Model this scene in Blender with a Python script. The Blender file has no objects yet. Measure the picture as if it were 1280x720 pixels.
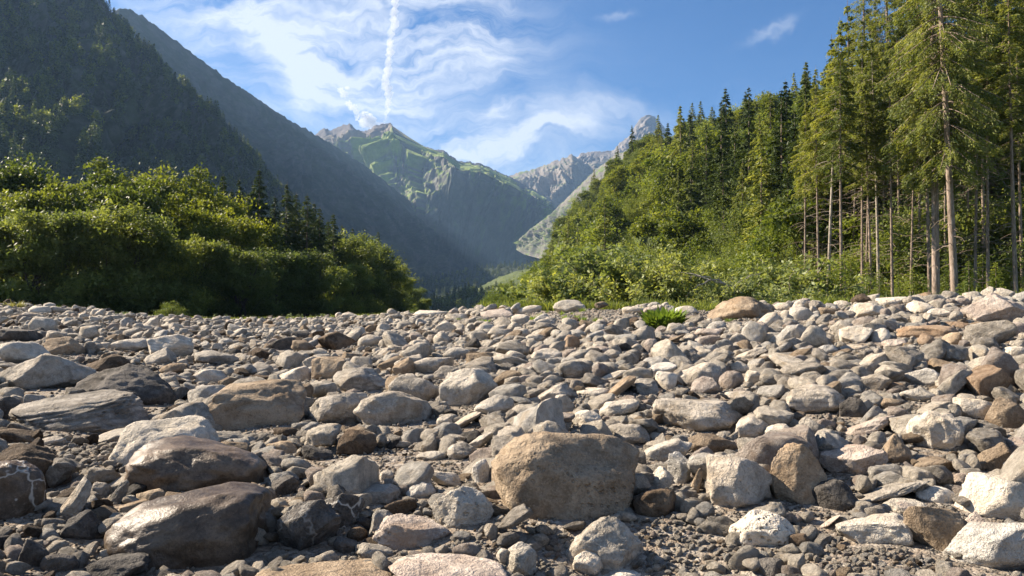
import bpy, bmesh, math, random
import numpy as np
from mathutils import Vector, Matrix, Euler
rad = math.radians
scene = bpy.context.scene
COL = scene.collection
F = 1004.0            # focal length in pixels of a 1280 px wide picture
HOR = 385.0
PITCH = math.atan((HOR - 360.0) / F)
CZ = 1.4
SUN_AZ, SUN_EL = -69.0, 35.0

# ------------------------------------------------------------------ helpers
def ray(px, py):
    """world direction (not normalised, forward component about 1) of a photo pixel"""
    a = (px - 640.0) / F; b = (360.0 - py) / F
    c, s = math.cos(PITCH), math.sin(PITCH)
    return np.array([a, c - b * s, s + b * c])

def at(px, py, Y):
    d = ray(px, py); t = Y / d[1]
    return np.array([d[0] * t, Y, CZ + d[2] * t])

def proj(x, y, z):
    c, s = math.cos(PITCH), math.sin(PITCH)
    z = z - CZ
    yf = y * c + z * s; zu = -y * s + z * c
    yf = np.where(np.abs(yf) < 1e-3, 1e-3, yf)
    return 640 + F * x / yf, 360 - F * zu / yf, yf

def tag(o, label=None, cat=None, group=None, kind=None):
    if label: o["label"] = label
    if cat: o["category"] = cat
    if group: o["group"] = group
    if kind: o["kind"] = kind
    return o

def link(o, parent=None):
    COL.objects.link(o)
    if parent is not None: o.parent = parent
    return o

def mesh_np(name, V, Fc, mat=None, smooth=True, attrs=None):
    """V (n,3); Fc (m,3) or (m,4) int array, or a list of such arrays"""
    me = bpy.data.meshes.new(name)
    if not isinstance(Fc, list): Fc = [Fc]
    Fc = [np.asarray(f, dtype=np.int32) for f in Fc if len(f)]
    nl = sum(f.size for f in Fc); nf = sum(len(f) for f in Fc)
    me.vertices.add(len(V)); me.vertices.foreach_set("co", np.asarray(V, dtype=np.float32).ravel())
    me.loops.add(nl); me.loops.foreach_set("vertex_index", np.concatenate([f.ravel() for f in Fc]))
    me.polygons.add(nf)
    ls = []; o = 0
    for f in Fc:
        ls.append(o + np.arange(len(f), dtype=np.int32) * f.shape[1]); o += f.size
    me.polygons.foreach_set("loop_start", np.concatenate(ls).astype(np.int32))
    me.update(calc_edges=True)
    me.polygons.foreach_set("use_smooth", np.full(nf, smooth, dtype=bool))
    if attrs:
        for k, v in attrs.items():
            v = np.asarray(v, dtype=np.float32)
            if v.ndim == 2:
                a = me.attributes.new(k, 'FLOAT_COLOR', 'POINT')
                if v.shape[1] == 3: v = np.concatenate([v, np.ones((len(v), 1), np.float32)], 1)
                a.data.foreach_set("color", v.ravel())
            else:
                a = me.attributes.new(k, 'FLOAT', 'POINT'); a.data.foreach_set("value", v)
    me.validate()
    if mat: me.materials.append(mat)
    return me

def _h(ix, iy, iz, seed):
    with np.errstate(over='ignore'):
        h = (ix.astype(np.uint32) * np.uint32(374761393) + iy.astype(np.uint32) * np.uint32(668265263)
             + iz.astype(np.uint32) * np.uint32(2246822519) + np.uint32(seed * 3266489917 & 0xffffffff))
        h = (h ^ (h >> np.uint32(13))) * np.uint32(1274126177)
        h = (h ^ (h >> np.uint32(16))) * np.uint32(2654435761)
        return h ^ (h >> np.uint32(15))

def noise(P, seed=0):
    """gradient noise, about -1..1, P (n,3)"""
    P = np.asarray(P, dtype=np.float64)
    i = np.floor(P).astype(np.int64); f = P - i
    u = f * f * f * (f * (f * 6 - 15) + 10)
    r = np.zeros(len(P))
    for dx in (0, 1):
        wx = u[:, 0] if dx else 1 - u[:, 0]
        for dy in (0, 1):
            wy = u[:, 1] if dy else 1 - u[:, 1]
            for dz in (0, 1):
                wz = u[:, 2] if dz else 1 - u[:, 2]
                h = _h(i[:, 0] + dx, i[:, 1] + dy, i[:, 2] + dz, seed)
                gx = (h & 1023).astype(float) / 511.5 - 1
                gy = ((h >> np.uint32(10)) & 1023).astype(float) / 511.5 - 1
                gz = ((h >> np.uint32(20)) & 1023).astype(float) / 511.5 - 1
                r += wx * wy * wz * (gx * (f[:, 0] - dx) + gy * (f[:, 1] - dy) + gz * (f[:, 2] - dz))
    return r * 1.5

def fbm(P, oct=4, lac=2.03, gain=0.5, seed=0):
    r = 0; a = 1.0; P = np.asarray(P, dtype=np.float64)
    for k in range(oct):
        r = r + a * noise(P, seed + k * 17); P = P * lac; a *= gain
    return r

def ridged(P, oct=4, lac=2.1, gain=0.55, seed=0):
    r = 0; a = 1.0; P = np.asarray(P, dtype=np.float64)
    for k in range(oct):
        r = r + a * (1 - np.abs(noise(P, seed + k * 31)) * 2); P = P * lac; a *= gain
    return r

def sstep(a, b, x):
    t = np.clip((x - a) / (b - a), 0, 1)
    return t * t * (3 - 2 * t)

# ---------- node helper
class NT:
    def __init__(self, tree): self.t = tree; self.n = tree.nodes; self.l = tree.links
    def new(self, typ, **kw):
        nd = self.n.new(typ)
        for k, v in kw.items():
            if k == 'ins':
                for kk, vv in v.items(): self.put(nd, kk, vv)
            else: setattr(nd, k, v)
        return nd
    def put(self, nd, k, v):
        s = nd.inputs[k]
        if isinstance(v, bpy.types.NodeSocket): self.l.new(v, s)
        else: s.default_value = v
    def math(self, op, a, b=None, c=None, clamp=False):
        nd = self.n.new('ShaderNodeMath'); nd.operation = op; nd.use_clamp = clamp
        self.put(nd, 0, a)
        if b is not None: self.put(nd, 1, b)
        if c is not None: self.put(nd, 2, c)
        return nd.outputs[0]
    def vmath(self, op, a, b=None, s=None):
        nd = self.n.new('ShaderNodeVectorMath'); nd.operation = op
        self.put(nd, 0, a)
        if b is not None: self.put(nd, 1, b)
        if s is not None: self.put(nd, 'Scale', s)
        return nd.outputs[0]
    def noise(self, vec, scale, detail=4, rough=0.55, dist=0.0, out=0):
        nd = self.new('ShaderNodeTexNoise', ins={'Scale': scale, 'Detail': detail, 'Roughness': rough, 'Distortion': dist})
        if vec is not None: self.l.new(vec, nd.inputs['Vector'])
        return nd.outputs[out]
    def ramp(self, f, stops):
        nd = self.n.new('ShaderNodeValToRGB'); e = nd.color_ramp.elements
        while len(e) < len(stops): e.new(0.5)
        for i, (p, c) in enumerate(stops):
            e[i].position = p
            e[i].color = (c, c, c, 1) if not hasattr(c, '__len__') else (*c[:3], 1)
        self.l.new(f, nd.inputs[0]); return nd.outputs[0]
    def mix(self, f, a, b, typ='MIX'):
        nd = self.n.new('ShaderNodeMix'); nd.data_type = 'RGBA'; nd.blend_type = typ
        self.put(nd, 0, f)
        self.put(nd, 6, a if not isinstance(a, tuple) else (*a[:3], 1))
        self.put(nd, 7, b if not isinstance(b, tuple) else (*b[:3], 1))
        return nd.outputs[2]
    def mapr(self, v, a, b, c=0.0, d=1.0):
        nd = self.n.new('ShaderNodeMapRange'); self.put(nd, 0, v)
        for i, x in enumerate((a, b, c, d)): nd.inputs[i + 1].default_value = x
        return nd.outputs[0]

def new_mat(name):
    m = bpy.data.materials.new(name); m.use_nodes = True
    m.node_tree.nodes.clear()
    nt = NT(m.node_tree)
    out = nt.new('ShaderNodeOutputMaterial')
    return m, nt, out

# ------------------------------------------------------------------ camera
cam = bpy.data.cameras.new("camera"); cam.sensor_width = 36.0; cam.lens = 36.0 * F / 1280.0
cam.clip_start = 0.05; cam.clip_end = 40000
camo = bpy.data.objects.new("camera", cam); COL.objects.link(camo)
camo.location = (0, 0, CZ); camo.rotation_euler = (math.pi / 2 + PITCH, 0, 0)
scene.camera = camo
scene.render.resolution_x = 1280; scene.render.resolution_y = 720
scene.view_settings.view_transform = 'Standard'
scene.view_settings.look = 'None'
scene.view_settings.exposure = 1.56; scene.view_settings.gamma = 1.0
scene.render.engine = 'CYCLES'
scene.cycles.max_bounces = 5; scene.cycles.diffuse_bounces = 1; scene.cycles.glossy_bounces = 1
scene.cycles.transmission_bounces = 3; scene.cycles.volume_bounces = 0
scene.cycles.transparent_max_bounces = 12
scene.cycles.use_denoising = True
scene.cycles.sample_clamp_indirect = 4.0

# ------------------------------------------------------------------ sun and sky
saz, sel = rad(SUN_AZ), rad(SUN_EL)
SUN = Vector((math.sin(saz) * math.cos(sel), math.cos(saz) * math.cos(sel), math.sin(sel)))
sl = bpy.data.lights.new("sun", 'SUN'); sl.energy = 5.0; sl.angle = rad(0.55); sl.color = (1.0, 0.87, 0.70)
so = bpy.data.objects.new("sun", sl); COL.objects.link(so)
so.rotation_euler = SUN.to_track_quat('Z', 'Y').to_euler(); so.location = (-40, 20, 60)

world = bpy.data.worlds.new("World"); scene.world = world; world.use_nodes = True
world.node_tree.nodes.clear(); W = NT(world.node_tree)
sky = W.new('ShaderNodeTexSky', sky_type='NISHITA'); sky.sun_disc = False
sky.sun_elevation = sel; sky.sun_rotation = saz
sky.air_density = 1.0; sky.dust_density = 0.3; sky.ozone_density = 2.5; sky.altitude = 900
geo = W.new('ShaderNodeNewGeometry')
dirv = W.vmath('NORMALIZE', W.vmath('SCALE', geo.outputs['Incoming'], s=-1.0))
sep = W.new('ShaderNodeSeparateXYZ'); W.l.new(dirv, sep.inputs[0])
dx, dy, dz = sep.outputs
yy = W.math('MAXIMUM', W.math('ABSOLUTE', dy), 0.15)
U = W.math('DIVIDE', dx, yy); V_ = W.math('DIVIDE', dz, yy)
def gauss(px, py, rx, ry, ang=0.0, p=1.0):
    """soft patch of cirrus round a direction; sizes are tangents of angles"""
    cu = (px - 640) / F; cv = (385 - py) / F; rx /= F; ry /= F
    a = W.math('SUBTRACT', U2, cu); b = W.math('SUBTRACT', V2, cv)
    c, s = math.cos(rad(ang)), math.sin(rad(ang))
    x = W.math('ADD', W.math('MULTIPLY', a, c / rx), W.math('MULTIPLY', b, s / rx))
    y = W.math('ADD', W.math('MULTIPLY', a, -s / ry), W.math('MULTIPLY', b, c / ry))
    r2 = W.math('ADD', W.math('MULTIPLY', x, x), W.math('MULTIPLY', y, y))
    return W.math('MULTIPLY', W.math('EXPONENT', W.math('MULTIPLY', r2, -1.0)), p)
cmb = W.new('ShaderNodeCombineXYZ'); W.l.new(U, cmb.inputs[0]); W.l.new(V_, cmb.inputs[1]); cmb.inputs[2].default_value = 0.37
warpn = W.new('ShaderNodeTexNoise', ins={'Scale': 5.0, 'Detail': 5, 'Roughness': 0.6}); W.l.new(cmb.outputs[0], warpn.inputs['Vector'])
wv = W.vmath('SCALE', W.vmath('SUBTRACT', warpn.outputs['Color'], (0.5, 0.5, 0.5)), s=0.16)
wuv = W.vmath('ADD', cmb.outputs[0], wv)
sp2 = W.new('ShaderNodeSeparateXYZ'); W.l.new(wuv, sp2.inputs[0]); U2, V2 = sp2.outputs[0], sp2.outputs[1]
def addall(l):
    r = l[0]
    for x in l[1:]: r = W.math('ADD', r, x)
    return r
big = addall([gauss(430, 60, 190, 110, 0, 0.9), gauss(500, 110, 130, 60, 0, 0.35), gauss(250, 10, 150, 60, 0, 0.5), gauss(590, 40, 70, 60, 0, 0.55),
              gauss(520, 190, 200, 40, 8, 0.5), gauss(700, 162, 150, 26, 13, 0.32), gauss(640, 205, 130, 30, 0, 0.4)])
hole = addall([gauss(300, 75, 45, 30, -30, 0.45), gauss(385, 5, 30, 16, 20, 0.35), gauss(610, 120, 40, 16, 0, 0.35)])
# streaks: fine fibres stretched along slightly rising lines
def fibre(ang, sx, sy, detail, off):
    mp = W.new('ShaderNodeMapping'); W.l.new(wuv, mp.inputs['Vector'])
    mp.inputs['Rotation'].default_value = (0, 0, rad(ang)); mp.inputs['Scale'].default_value = (sx, sy * 1.3, 1); mp.inputs['Location'].default_value = (off, 0, 0)
    return W.noise(mp.outputs[0], 1.0, detail, 0.62)
fb1 = W.mapr(fibre(-18, 4, 26, 7, 0), 0.36, 0.66)
fb2 = W.mapr(fibre(30, 6, 22, 7, 5), 0.36, 0.68)
fb3 = W.mapr(W.noise(wuv, 7.0, 8, 0.65), 0.35, 0.7)
fib = W.math('ADD', W.math('MULTIPLY', fb1, 0.55), W.math('ADD', W.math('MULTIPLY', fb2, 0.32), W.math('MULTIPLY', fb3, 0.32)))
base = W.math('SUBTRACT', big, hole)
den = W.math('MULTIPLY', base, W.math('ADD', W.math('MULTIPLY', fib, 1.9), -0.32))
bright = addall([gauss(355, 80, 15, 50, 12, 0.7), gauss(378, 112, 18, 30, -20, 0.45), gauss(613, 148, 16, 15, 0, 0.75), gauss(655, 176, 110, 7, 8, 0.4),
                 gauss(740, 150, 80, 8, 20, 0.2), gauss(950, 42, 30, 5, 22, 0.42), gauss(968, 26, 10, 5, 20, 0.25), gauss(772, 4, 18, 4, 18, 0.4)])
den = W.math('ADD', den, W.math('MULTIPLY', bright, W.math('ADD', fib, 0.25)))
den = W.math('MULTIPLY', den, W.mapr(dy, 0.0, 0.3), clamp=True)
den = W.math('MAXIMUM', den, W.math('MULTIPLY', W.mapr(dy, 0.25, -0.1), 0.22))   # unseen thin veil added outside the view, whitening the blue sky fill
den = W.math('MINIMUM', W.math('MULTIPLY', den, 0.85), 0.80)
# a clear polarised blue: the sky itself, cooled a little
skyc = W.mix(1.0, sky.outputs[0], (0.265, 0.575, 0.86), 'MULTIPLY')
cl = W.new('ShaderNodeRGB'); cl.outputs[0].default_value = (6.9, 7.15, 7.6, 1)
skymix = W.mix(den, skyc, cl.outputs[0])
world.cycles.sampling_method='MANUAL'; world.cycles.sample_map_resolution=512
bg = W.new('ShaderNodeBackground'); W.l.new(skymix, bg.inputs['Color']); bg.inputs['Strength'].default_value = 0.05
wo = W.new('ShaderNodeOutputWorld'); W.l.new(bg.outputs[0], wo.inputs['Surface'])
# ------------------------------------------------------------------ riverbed relief
_ss = np.array([-2.0, -.64, -.56, -.48, -.36, -.25, -.15, -.05, 0.05, .15, .24, .32, .45, .64, 2.0])
_sy = np.array([384, 382, 386, 396, 401, 400, 396, 391, 388, 389, 392, 391, 384, 377, 377.])
_sd = np.array([44, 44, 42, 44, 46, 44, 38, 33, 29, 25, 23, 21, 20, 20, 20.])
def ground_z(x, y, fine=True):
    x = np.asarray(x, float); y = np.asarray(y, float)
    r = np.sqrt(x * x + y * y) + 1e-6
    s = np.where(y > 0, x / np.maximum(y, 0.2), np.sign(x) * 3)
    cy = np.interp(s, _ss, _sy); yc = np.interp(s, _ss, _sd)
    zc = CZ - (cy - HOR) * yc / F
    Y = np.maximum(y, 0)
    t = np.clip((Y - 5.0) / (yc - 5.0), 0, 1)
    z = zc * t ** 0.85
    z = z - sstep(0, 26, Y - yc) * np.where(s > 0.1, 0.25, 0.15)
    # the plain beyond, sinking slowly up the valley floor
    z = np.where(Y > yc, z - np.clip(Y - yc - 30, 0, None) * 0.004, z)
    z = np.maximum(z, -14)
    # three shallow hollows among the near boulders, the first deepened for the boulder's shadow
    for hx, hy, hr, hd in ((0.75, 4.15, 0.75, 0.32), (0.35, 4.6, 0.6, 0.06), (-1.75, 4.6, 0.7, 0.15), (-0.8, 4.9, 0.5, 0.08)):
        z = z - hd * np.exp(-((x - hx) ** 2 + (y - hy) ** 2) / hr ** 2)
    P = np.stack([x, y, x * 0], -1).reshape(-1, 3)
    n = noise(P * 0.33, 3) * 0.10 + noise(P * 0.9, 5) * 0.05
    z = z + n.reshape(x.shape) * sstep(3, 8, r) * (0.4 + 0.6 * sstep(45, 25, r))
    if fine: z = z + (noise(P * 2.6, 8) * 0.018).reshape(x.shape) * sstep(60, 20, r)
    return z

def hit(px, py, far=300.0):
    """where the line of sight through a photo pixel meets the riverbed"""
    d = ray(px, py); ys = np.concatenate([np.arange(2.2, 12, .02), np.arange(12, far, .1)])
    t = ys / d[1]; gx = d[0] * t; gz = CZ + d[2] * t
    b = np.nonzero(ground_z(gx, ys, False) > gz)[0]
    k = b[0] if len(b) else int(np.argmin(np.where(ys < 60, gz - ground_z(gx, ys, False), 9)))
    return gx[k], ys[k], float(ground_z(gx[k], ys[k], False))

rs = np.concatenate([np.geomspace(0.4, 60, 430), np.geomspace(62, 5200, 90)])
th = np.concatenate([np.linspace(-42, 42, 400), np.linspace(42, 318, 90)[1:-1]]); th = np.radians(th)
R_, T_ = np.meshgrid(rs, th, indexing='ij')
gx = (R_ * np.sin(T_)).ravel(); gy = (R_ * np.cos(T_)).ravel()
gz = ground_z(gx, gy)
nr, nth = R_.shape
idx = np.arange(nr * nth).reshape(nr, nth)
nx = np.roll(idx, -1, 1)
fc = np.stack([idx[:-1], nx[:-1], nx[1:], idx[1:]], -1).reshape(-1, 4)[:, ::-1]
gx = np.append(gx, 0); gy = np.append(gy, 0); gz = np.append(gz, ground_z(np.array([0.]), np.array([0.])))
cf = np.stack([idx[0], np.full(nth, len(gx) - 1), nx[0]], -1)[:, ::-1]
s_ = gx / np.maximum(gy, .5)
edge = np.interp(np.clip(s_, -1, 1), _ss, _sd) + np.where(s_ > .1, 3.0, 2.0) + noise(np.stack([gx, gy, gx * 0], -1) * .25, 77) * 2.5
grass = sstep(0, 2.5, np.where(gy > 0, gy, np.hypot(gx, gy)) - edge)
m, nt, out = new_mat("riverbed_gravel")
tc = nt.new('ShaderNodeNewGeometry').outputs['Position']
vor = nt.new('ShaderNodeTexVoronoi', feature='F1', ins={'Scale': 22.0, 'Randomness': 1.0}); nt.l.new(tc, vor.inputs['Vector'])
vor2 = nt.new('ShaderNodeTexVoronoi', feature='F1', ins={'Scale': 60.0}); nt.l.new(tc, vor2.inputs['Vector'])
n1 = nt.noise(tc, 0.7, 5, 0.6); n2 = nt.noise(tc, 9.0, 5, 0.7)
dirt = nt.mix(n1, (0.19, 0.145, 0.105), (0.30, 0.24, 0.18))
peb = nt.mix(nt.mapr(vor.outputs['Color'], 0.2, 0.8), (0.15, 0.13, 0.11), (0.40, 0.355, 0.30))
c = nt.mix(nt.mapr(n2, 0.42, 0.55), dirt, peb)
c = nt.mix(nt.mapr(nt.noise(tc, 40., 3, .7), .35, .7), nt.mix(0.35, c, (0.14, 0.12, 0.10)), c)
gr = nt.new('ShaderNodeAttribute', attribute_name='grass').outputs['Fac']
gcol = nt.mix(nt.noise(tc, 1.4, 5, 0.7), (0.045, 0.075, 0.018), (0.13, 0.16, 0.04))
c = nt.mix(gr, c, gcol)
bs = nt.new('ShaderNodeBsdfPrincipled', ins={'Base Color': c, 'Roughness': 0.95}); bs.inputs['Specular IOR Level'].default_value = 0.15
hgt = nt.math('ADD', nt.math('MULTIPLY', vor.outputs['Distance'], -0.5), nt.math('ADD', nt.math('MULTIPLY', vor2.outputs['Distance'], -0.25), nt.math('MULTIPLY', n2, 0.4)))
bp = nt.new('ShaderNodeBump', ins={'Height': hgt, 'Strength': 1.0, 'Distance': 0.035}); nt.l.new(bp.outputs[0], bs.inputs['Normal'])
nt.l.new(bs.outputs[0], out.inputs[0])
me = mesh_np("ground", np.stack([gx, gy, gz], -1), [fc, cf], m, True, {'grass': np.append(grass, 0)[:len(gx)]})
tag(link(bpy.data.objects.new("ground", me)), "stony dry riverbed with gravel and grass edges", "riverbed", kind='structure')

# ------------------------------------------------------------------ mountains
def mountain_mat(name, bump=6.0, scale=0.02, rough=0.9):
    m, nt, out = new_mat(name)
    pos = nt.new('ShaderNodeNewGeometry').outputs['Position']
    a = nt.new('ShaderNodeAttribute', attribute_name='Col').outputs['Color']
    n1 = nt.noise(pos, scale, 8, 0.68); n2 = nt.noise(pos, scale * 7, 5, 0.7)
    c = nt.mix(nt.mapr(n1, .3, .7), nt.mix(1.0, a, (0.62, 0.66, 0.7), 'MULTIPLY'), nt.mix(1.0, a, (1.3, 1.25, 1.18), 'MULTIPLY'))
    c = nt.mix(nt.mapr(n2, .35, .68), nt.mix(1.0, c, (0.7, 0.72, 0.75), 'MULTIPLY'), c)
    n3 = nt.noise(pos, scale * 2.5, 8, 0.75)
    c = nt.mix(nt.math('MULTIPLY', nt.mapr(n3, .50, .60), .5), c, nt.mix(0.5, c, (0.13, 0.122, 0.11)))
    bs = nt.new('ShaderNodeBsdfPrincipled', ins={'Base Color': c, 'Roughness': rough}); bs.inputs['Specular IOR Level'].default_value = 0.1
    bp = nt.new('ShaderNodeBump', ins={'Height': nt.math('ADD', n1, nt.math('MULTIPLY', n2, 0.25)), 'Strength': 0.9, 'Distance': bump}); nt.l.new(bp.outputs[0], bs.inputs['Normal'])
    nt.l.new(bs.outputs[0], out.inputs[0])
    return m

def mountain(name, ridge, foot, nu, nv, amp, ribw, colour, label, seed, profile=1.0, back=0.6, edge_amp=0.25, bump=6., scale=.02, spurs=(), carve=0.3):
    """ridge / foot: lists of (px, py, distance) seen from the bank; the face between them is a real slope
    with ribs and gullies running down it, and a back slope falls away behind the ridge."""
    ridge = np.array(ridge, float); foot = np.array(foot, float)
    u = np.linspace(0, 1, nu)
    def curve(c, u, px):
        X = np.interp(px, c[:, 0], c[:, 1]); D = np.interp(px, c[:, 0], c[:, 2]); return X, D
    rp = np.interp(u, np.linspace(0, 1, len(ridge)), ridge[:, 0])
    # resample evenly in px
    rp = np.linspace(ridge[0, 0], ridge[-1, 0], nu); fp = np.linspace(foot[0, 0], foot[-1, 0], nu)
    ry, rd = curve(ridge, u, rp); fy, fd = curve(foot, u, fp)
    RP = np.array([at(a, b, d) for a, b, d in zip(rp, ry, rd)]); FP = np.array([at(a, b, d) for a, b, d in zip(fp, fy, fd)])
    nb = max(8, nv // 5)
    v = np.concatenate([np.linspace(0, 1, nv), 1 + np.linspace(0, 1, nb + 1)[1:]])
    Vv, Uu = np.meshgrid(v, u, indexing='ij')
    vf = np.clip(Vv, 0, 1)
    P = FP[None] * (1 - vf[..., None]) + RP[None] * vf[..., None]
    # concave lower slope, steeper near the ridge
    H = (RP - FP)[None, :, 2]
    P[..., 2] = FP[None, :, 2] + H * (vf ** profile)
    bk = np.clip(Vv - 1, 0, 1)
    dirr = RP - FP; dirr[:, 2] = 0; L = np.linalg.norm(dirr, axis=1, keepdims=True) + 1e-6; dirr = dirr / L
    out_ = RP.copy(); out_[:, 2] = 0; out_ /= (np.linalg.norm(out_, axis=1, keepdims=True) + 1e-6)
    dirr = dirr * 0.4 + out_ * 0.6
    P = P + dirr[None] * (bk * H.max() * back * 1.6)[..., None]
    P[..., 2] = P[..., 2] - bk * (H * 0.9)
    shp = P.shape[:2]; Q = P.reshape(-1, 3)
    arc = np.concatenate([[0], np.cumsum(np.linalg.norm(np.diff((RP + FP) / 2, axis=0), axis=1))])
    A = np.broadcast_to(arc[None], shp); S = vf * H.max()
    env = np.sin(np.clip(vf, 0, 1) * math.pi) ** 0.6 * (1 - carve) + carve * vf
    env = env * (1 - sstep(.80, 1.0, vf) * (1 - edge_amp)) * sstep(0, 0.06, vf) * (1 - bk * .6)
    wob = fbm(Q / (ribw * 2.5), 3, seed=seed + 50).reshape(shp) * ribw * 0.9
    C1 = np.stack([(A + wob) / ribw, S / (ribw * 8.0), A * 0 + seed], -1).reshape(-1, 3)
    n = ridged(C1, 5, seed=seed) - 0.9
    n2 = fbm(Q / (ribw * 0.4), 6, gain=.64, seed=seed + 9)
    disp = (n * amp + n2 * amp * 0.42).reshape(shp) * env
    for p0, p1, wpx, sa in spurs:      # a buttress running from (top px) to (foot px)
        cx_ = p1 + (p0 - p1) * np.clip(Vv, 0, 1) + (noise(np.stack([Vv * 5, Vv * 0, Vv * 0 + p0], -1).reshape(-1, 3), 3) * 10).reshape(shp)
        pxg = np.broadcast_to(rp[None], shp) * np.clip(Vv, 0, 1) + np.broadcast_to(fp[None], shp) * (1 - np.clip(Vv, 0, 1))
        q_ = np.abs(pxg - cx_) / wpx; disp = disp + sa * np.exp(-1.6 * np.sqrt(q_ * q_ + .02)) * sstep(0, .25, Vv) * sstep(1.0, .55, Vv) * (Vv <= 1)
    du = np.gradient(P, axis=1); dv = np.gradient(P, axis=0)
    N = np.cross(du.reshape(-1, 3), dv.reshape(-1, 3)); N /= (np.linalg.norm(N, axis=1, keepdims=True) + 1e-9)
    toC = -Q.copy(); toC[:, 2] += 0
    sg = np.sign((N * np.array([0, 0, 1])).sum(1)); sg[sg == 0] = 1
    N *= sg[:, None]
    front = (Vv <= 1).reshape(-1)
    N[~front] = np.array([0, 0, 1.])
    Q = Q + N * disp.reshape(-1, 1)
    # nothing on the face may overtop the crest line traced along it
    er = (RP[:, 2] - CZ) / np.hypot(RP[:, 0], RP[:, 1]); azr = np.arctan2(RP[:, 0], RP[:, 1])
    jag = fbm(np.stack([azr * 160, azr * 0, azr * 0 + seed], 1), 4, gain=.65, seed=seed) * .0022 * min(1, ribw / 90)
    el = np.interp(np.arctan2(Q[:, 0], Q[:, 1]), azr, er + jag); dq = np.hypot(Q[:, 0], Q[:, 1])
    vv_ = Vv.reshape(-1); zmax = CZ + el * dq - (1 - np.clip(vv_, 0, 1)) * H.max() * .05
    Q[:, 2] = np.where(vv_ <= 1, np.minimum(Q[:, 2], zmax), Q[:, 2])
    Q[:, 2] = np.where(np.abs(vv_ - 1) < 1e-9, zmax, Q[:, 2])
    P = Q.reshape(*shp, 3)
    du = np.gradient(P, axis=1); dv = np.gradient(P, axis=0)
    NN = np.cross(du.reshape(-1, 3), dv.reshape(-1, 3)); NN /= (np.linalg.norm(NN, axis=1, keepdims=True) + 1e-9)
    col = colour(Q, np.abs(NN[:, 2]), vf.reshape(-1), disp.reshape(-1) / amp, Uu.reshape(-1))
    i = np.arange(shp[0] * shp[1]).reshape(shp)
    fcs = np.stack([i[:-1, :-1], i[:-1, 1:], i[1:, 1:], i[1:, :-1]], -1).reshape(-1, 4)
    if np.cross(du[1, 1], dv[1, 1])[2] < 0: fcs = fcs[:, ::-1]
    me = mesh_np(name, Q, fcs, mountain_mat(name + "_surface", bump, scale), True, {'Col': col})
    o = tag(link(bpy.data.objects.new(name, me)), label, "mountain", kind='structure')
    return o, P, vf

def lerpc(a, b, t): return np.asarray(a)[None] * (1 - t[:, None]) + np.asarray(b)[None] * t[:, None]
def col_mix(base, c, t): return base * (1 - t[:, None]) + np.asarray(c)[None] * t[:, None]

def colA(Q, nz, v, d, u):
    n = fbm(Q / 60., 4, seed=4); n2 = fbm(Q / 18., 3, seed=14)
    c = lerpc((0.024, 0.032, 0.016), (0.05, 0.062, 0.024), np.clip(n * .8 + .5, 0, 1))
    c = col_mix(c, (0.11, 0.105, 0.095), sstep(.3, .75, n2 + (0.62 - nz) * 1.6 + (v - .6) * .5) * .75)
    return c
def colB(Q, nz, v, d, u):
    n = fbm(Q / 160., 4, seed=24); n2 = fbm(Q / 50., 4, seed=15)
    c = lerpc((0.036, 0.048, 0.026), (0.062, 0.072, 0.04), np.clip(n + .5, 0, 1))
    c = col_mix(c, (0.10, 0.096, 0.09), sstep(.25, .8, n2 + (0.66 - nz) * 1.5 + (v - .7) * .4) * .7)
    return col_mix(c, (0.035, 0.05, 0.025), sstep(.3, .1, v + n * .1) * .8)
def colC(Q, nz, v, d, u):
    px, py, _ = proj(Q[:, 0], Q[:, 1], Q[:, 2])
    n = fbm(Q / 220., 5, seed=34); n2 = fbm(Q / np.array([55., 55., 120.]), 5, gain=.6, seed=35)
    c = lerpc((0.19, 0.26, 0.055), (0.29, 0.36, 0.10), np.clip(n + .5, 0, 1))
    alp = np.exp(-((px - 476) / 62) ** 2 - ((v - .62) / .2) ** 2)
    c = col_mix(c, (0.185, 0.172, 0.155), sstep(-.05, .40, n2 * .9 + (0.52 - nz) * 1.2 + .12 - alp * .75))
    c = col_mix(c, (0.26, 0.215, 0.18), sstep(.74, .82, v + n2 * .05 - np.clip(px - 520, 0, 200) * .002) * .9)
    c = col_mix(c, (0.17, 0.15, 0.145), sstep(.86, .90, v + n2 * .04))
    return col_mix(c, (0.04, 0.055, 0.03), sstep(.30, .12, v + n * .1) * .8)
def colD(Q, nz, v, d, u):
    n = fbm(Q / 200., 5, seed=44); n2 = fbm(Q / 60., 4, seed=45)
    c = lerpc((0.11, 0.16, 0.05), (0.17, 0.22, 0.07), np.clip(n + .5, 0, 1))
    return col_mix(c, (0.25, 0.22, 0.19), sstep(.0, .4, n2 * .6 + (0.74 - nz) * 2.0 + (v - .45)))
def colE(Q, nz, v, d, u):
    n = fbm(Q / 90., 5, seed=54); n2 = fbm(Q / 30., 4, seed=55)
    c = lerpc((0.10, 0.15, 0.04), (0.16, 0.21, 0.07), np.clip(n + .5, 0, 1))
    return col_mix(c, (0.20, 0.187, 0.17), sstep(.0, .4, n2 * .7 + (0.72 - nz) * 2.0))
def colF(Q, nz, v, d, u):
    n = fbm(Q / 40., 4, seed=64)
    return lerpc((0.19, 0.17, 0.155), (0.30, 0.27, 0.25), np.clip(n + .5, 0, 1))

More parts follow.
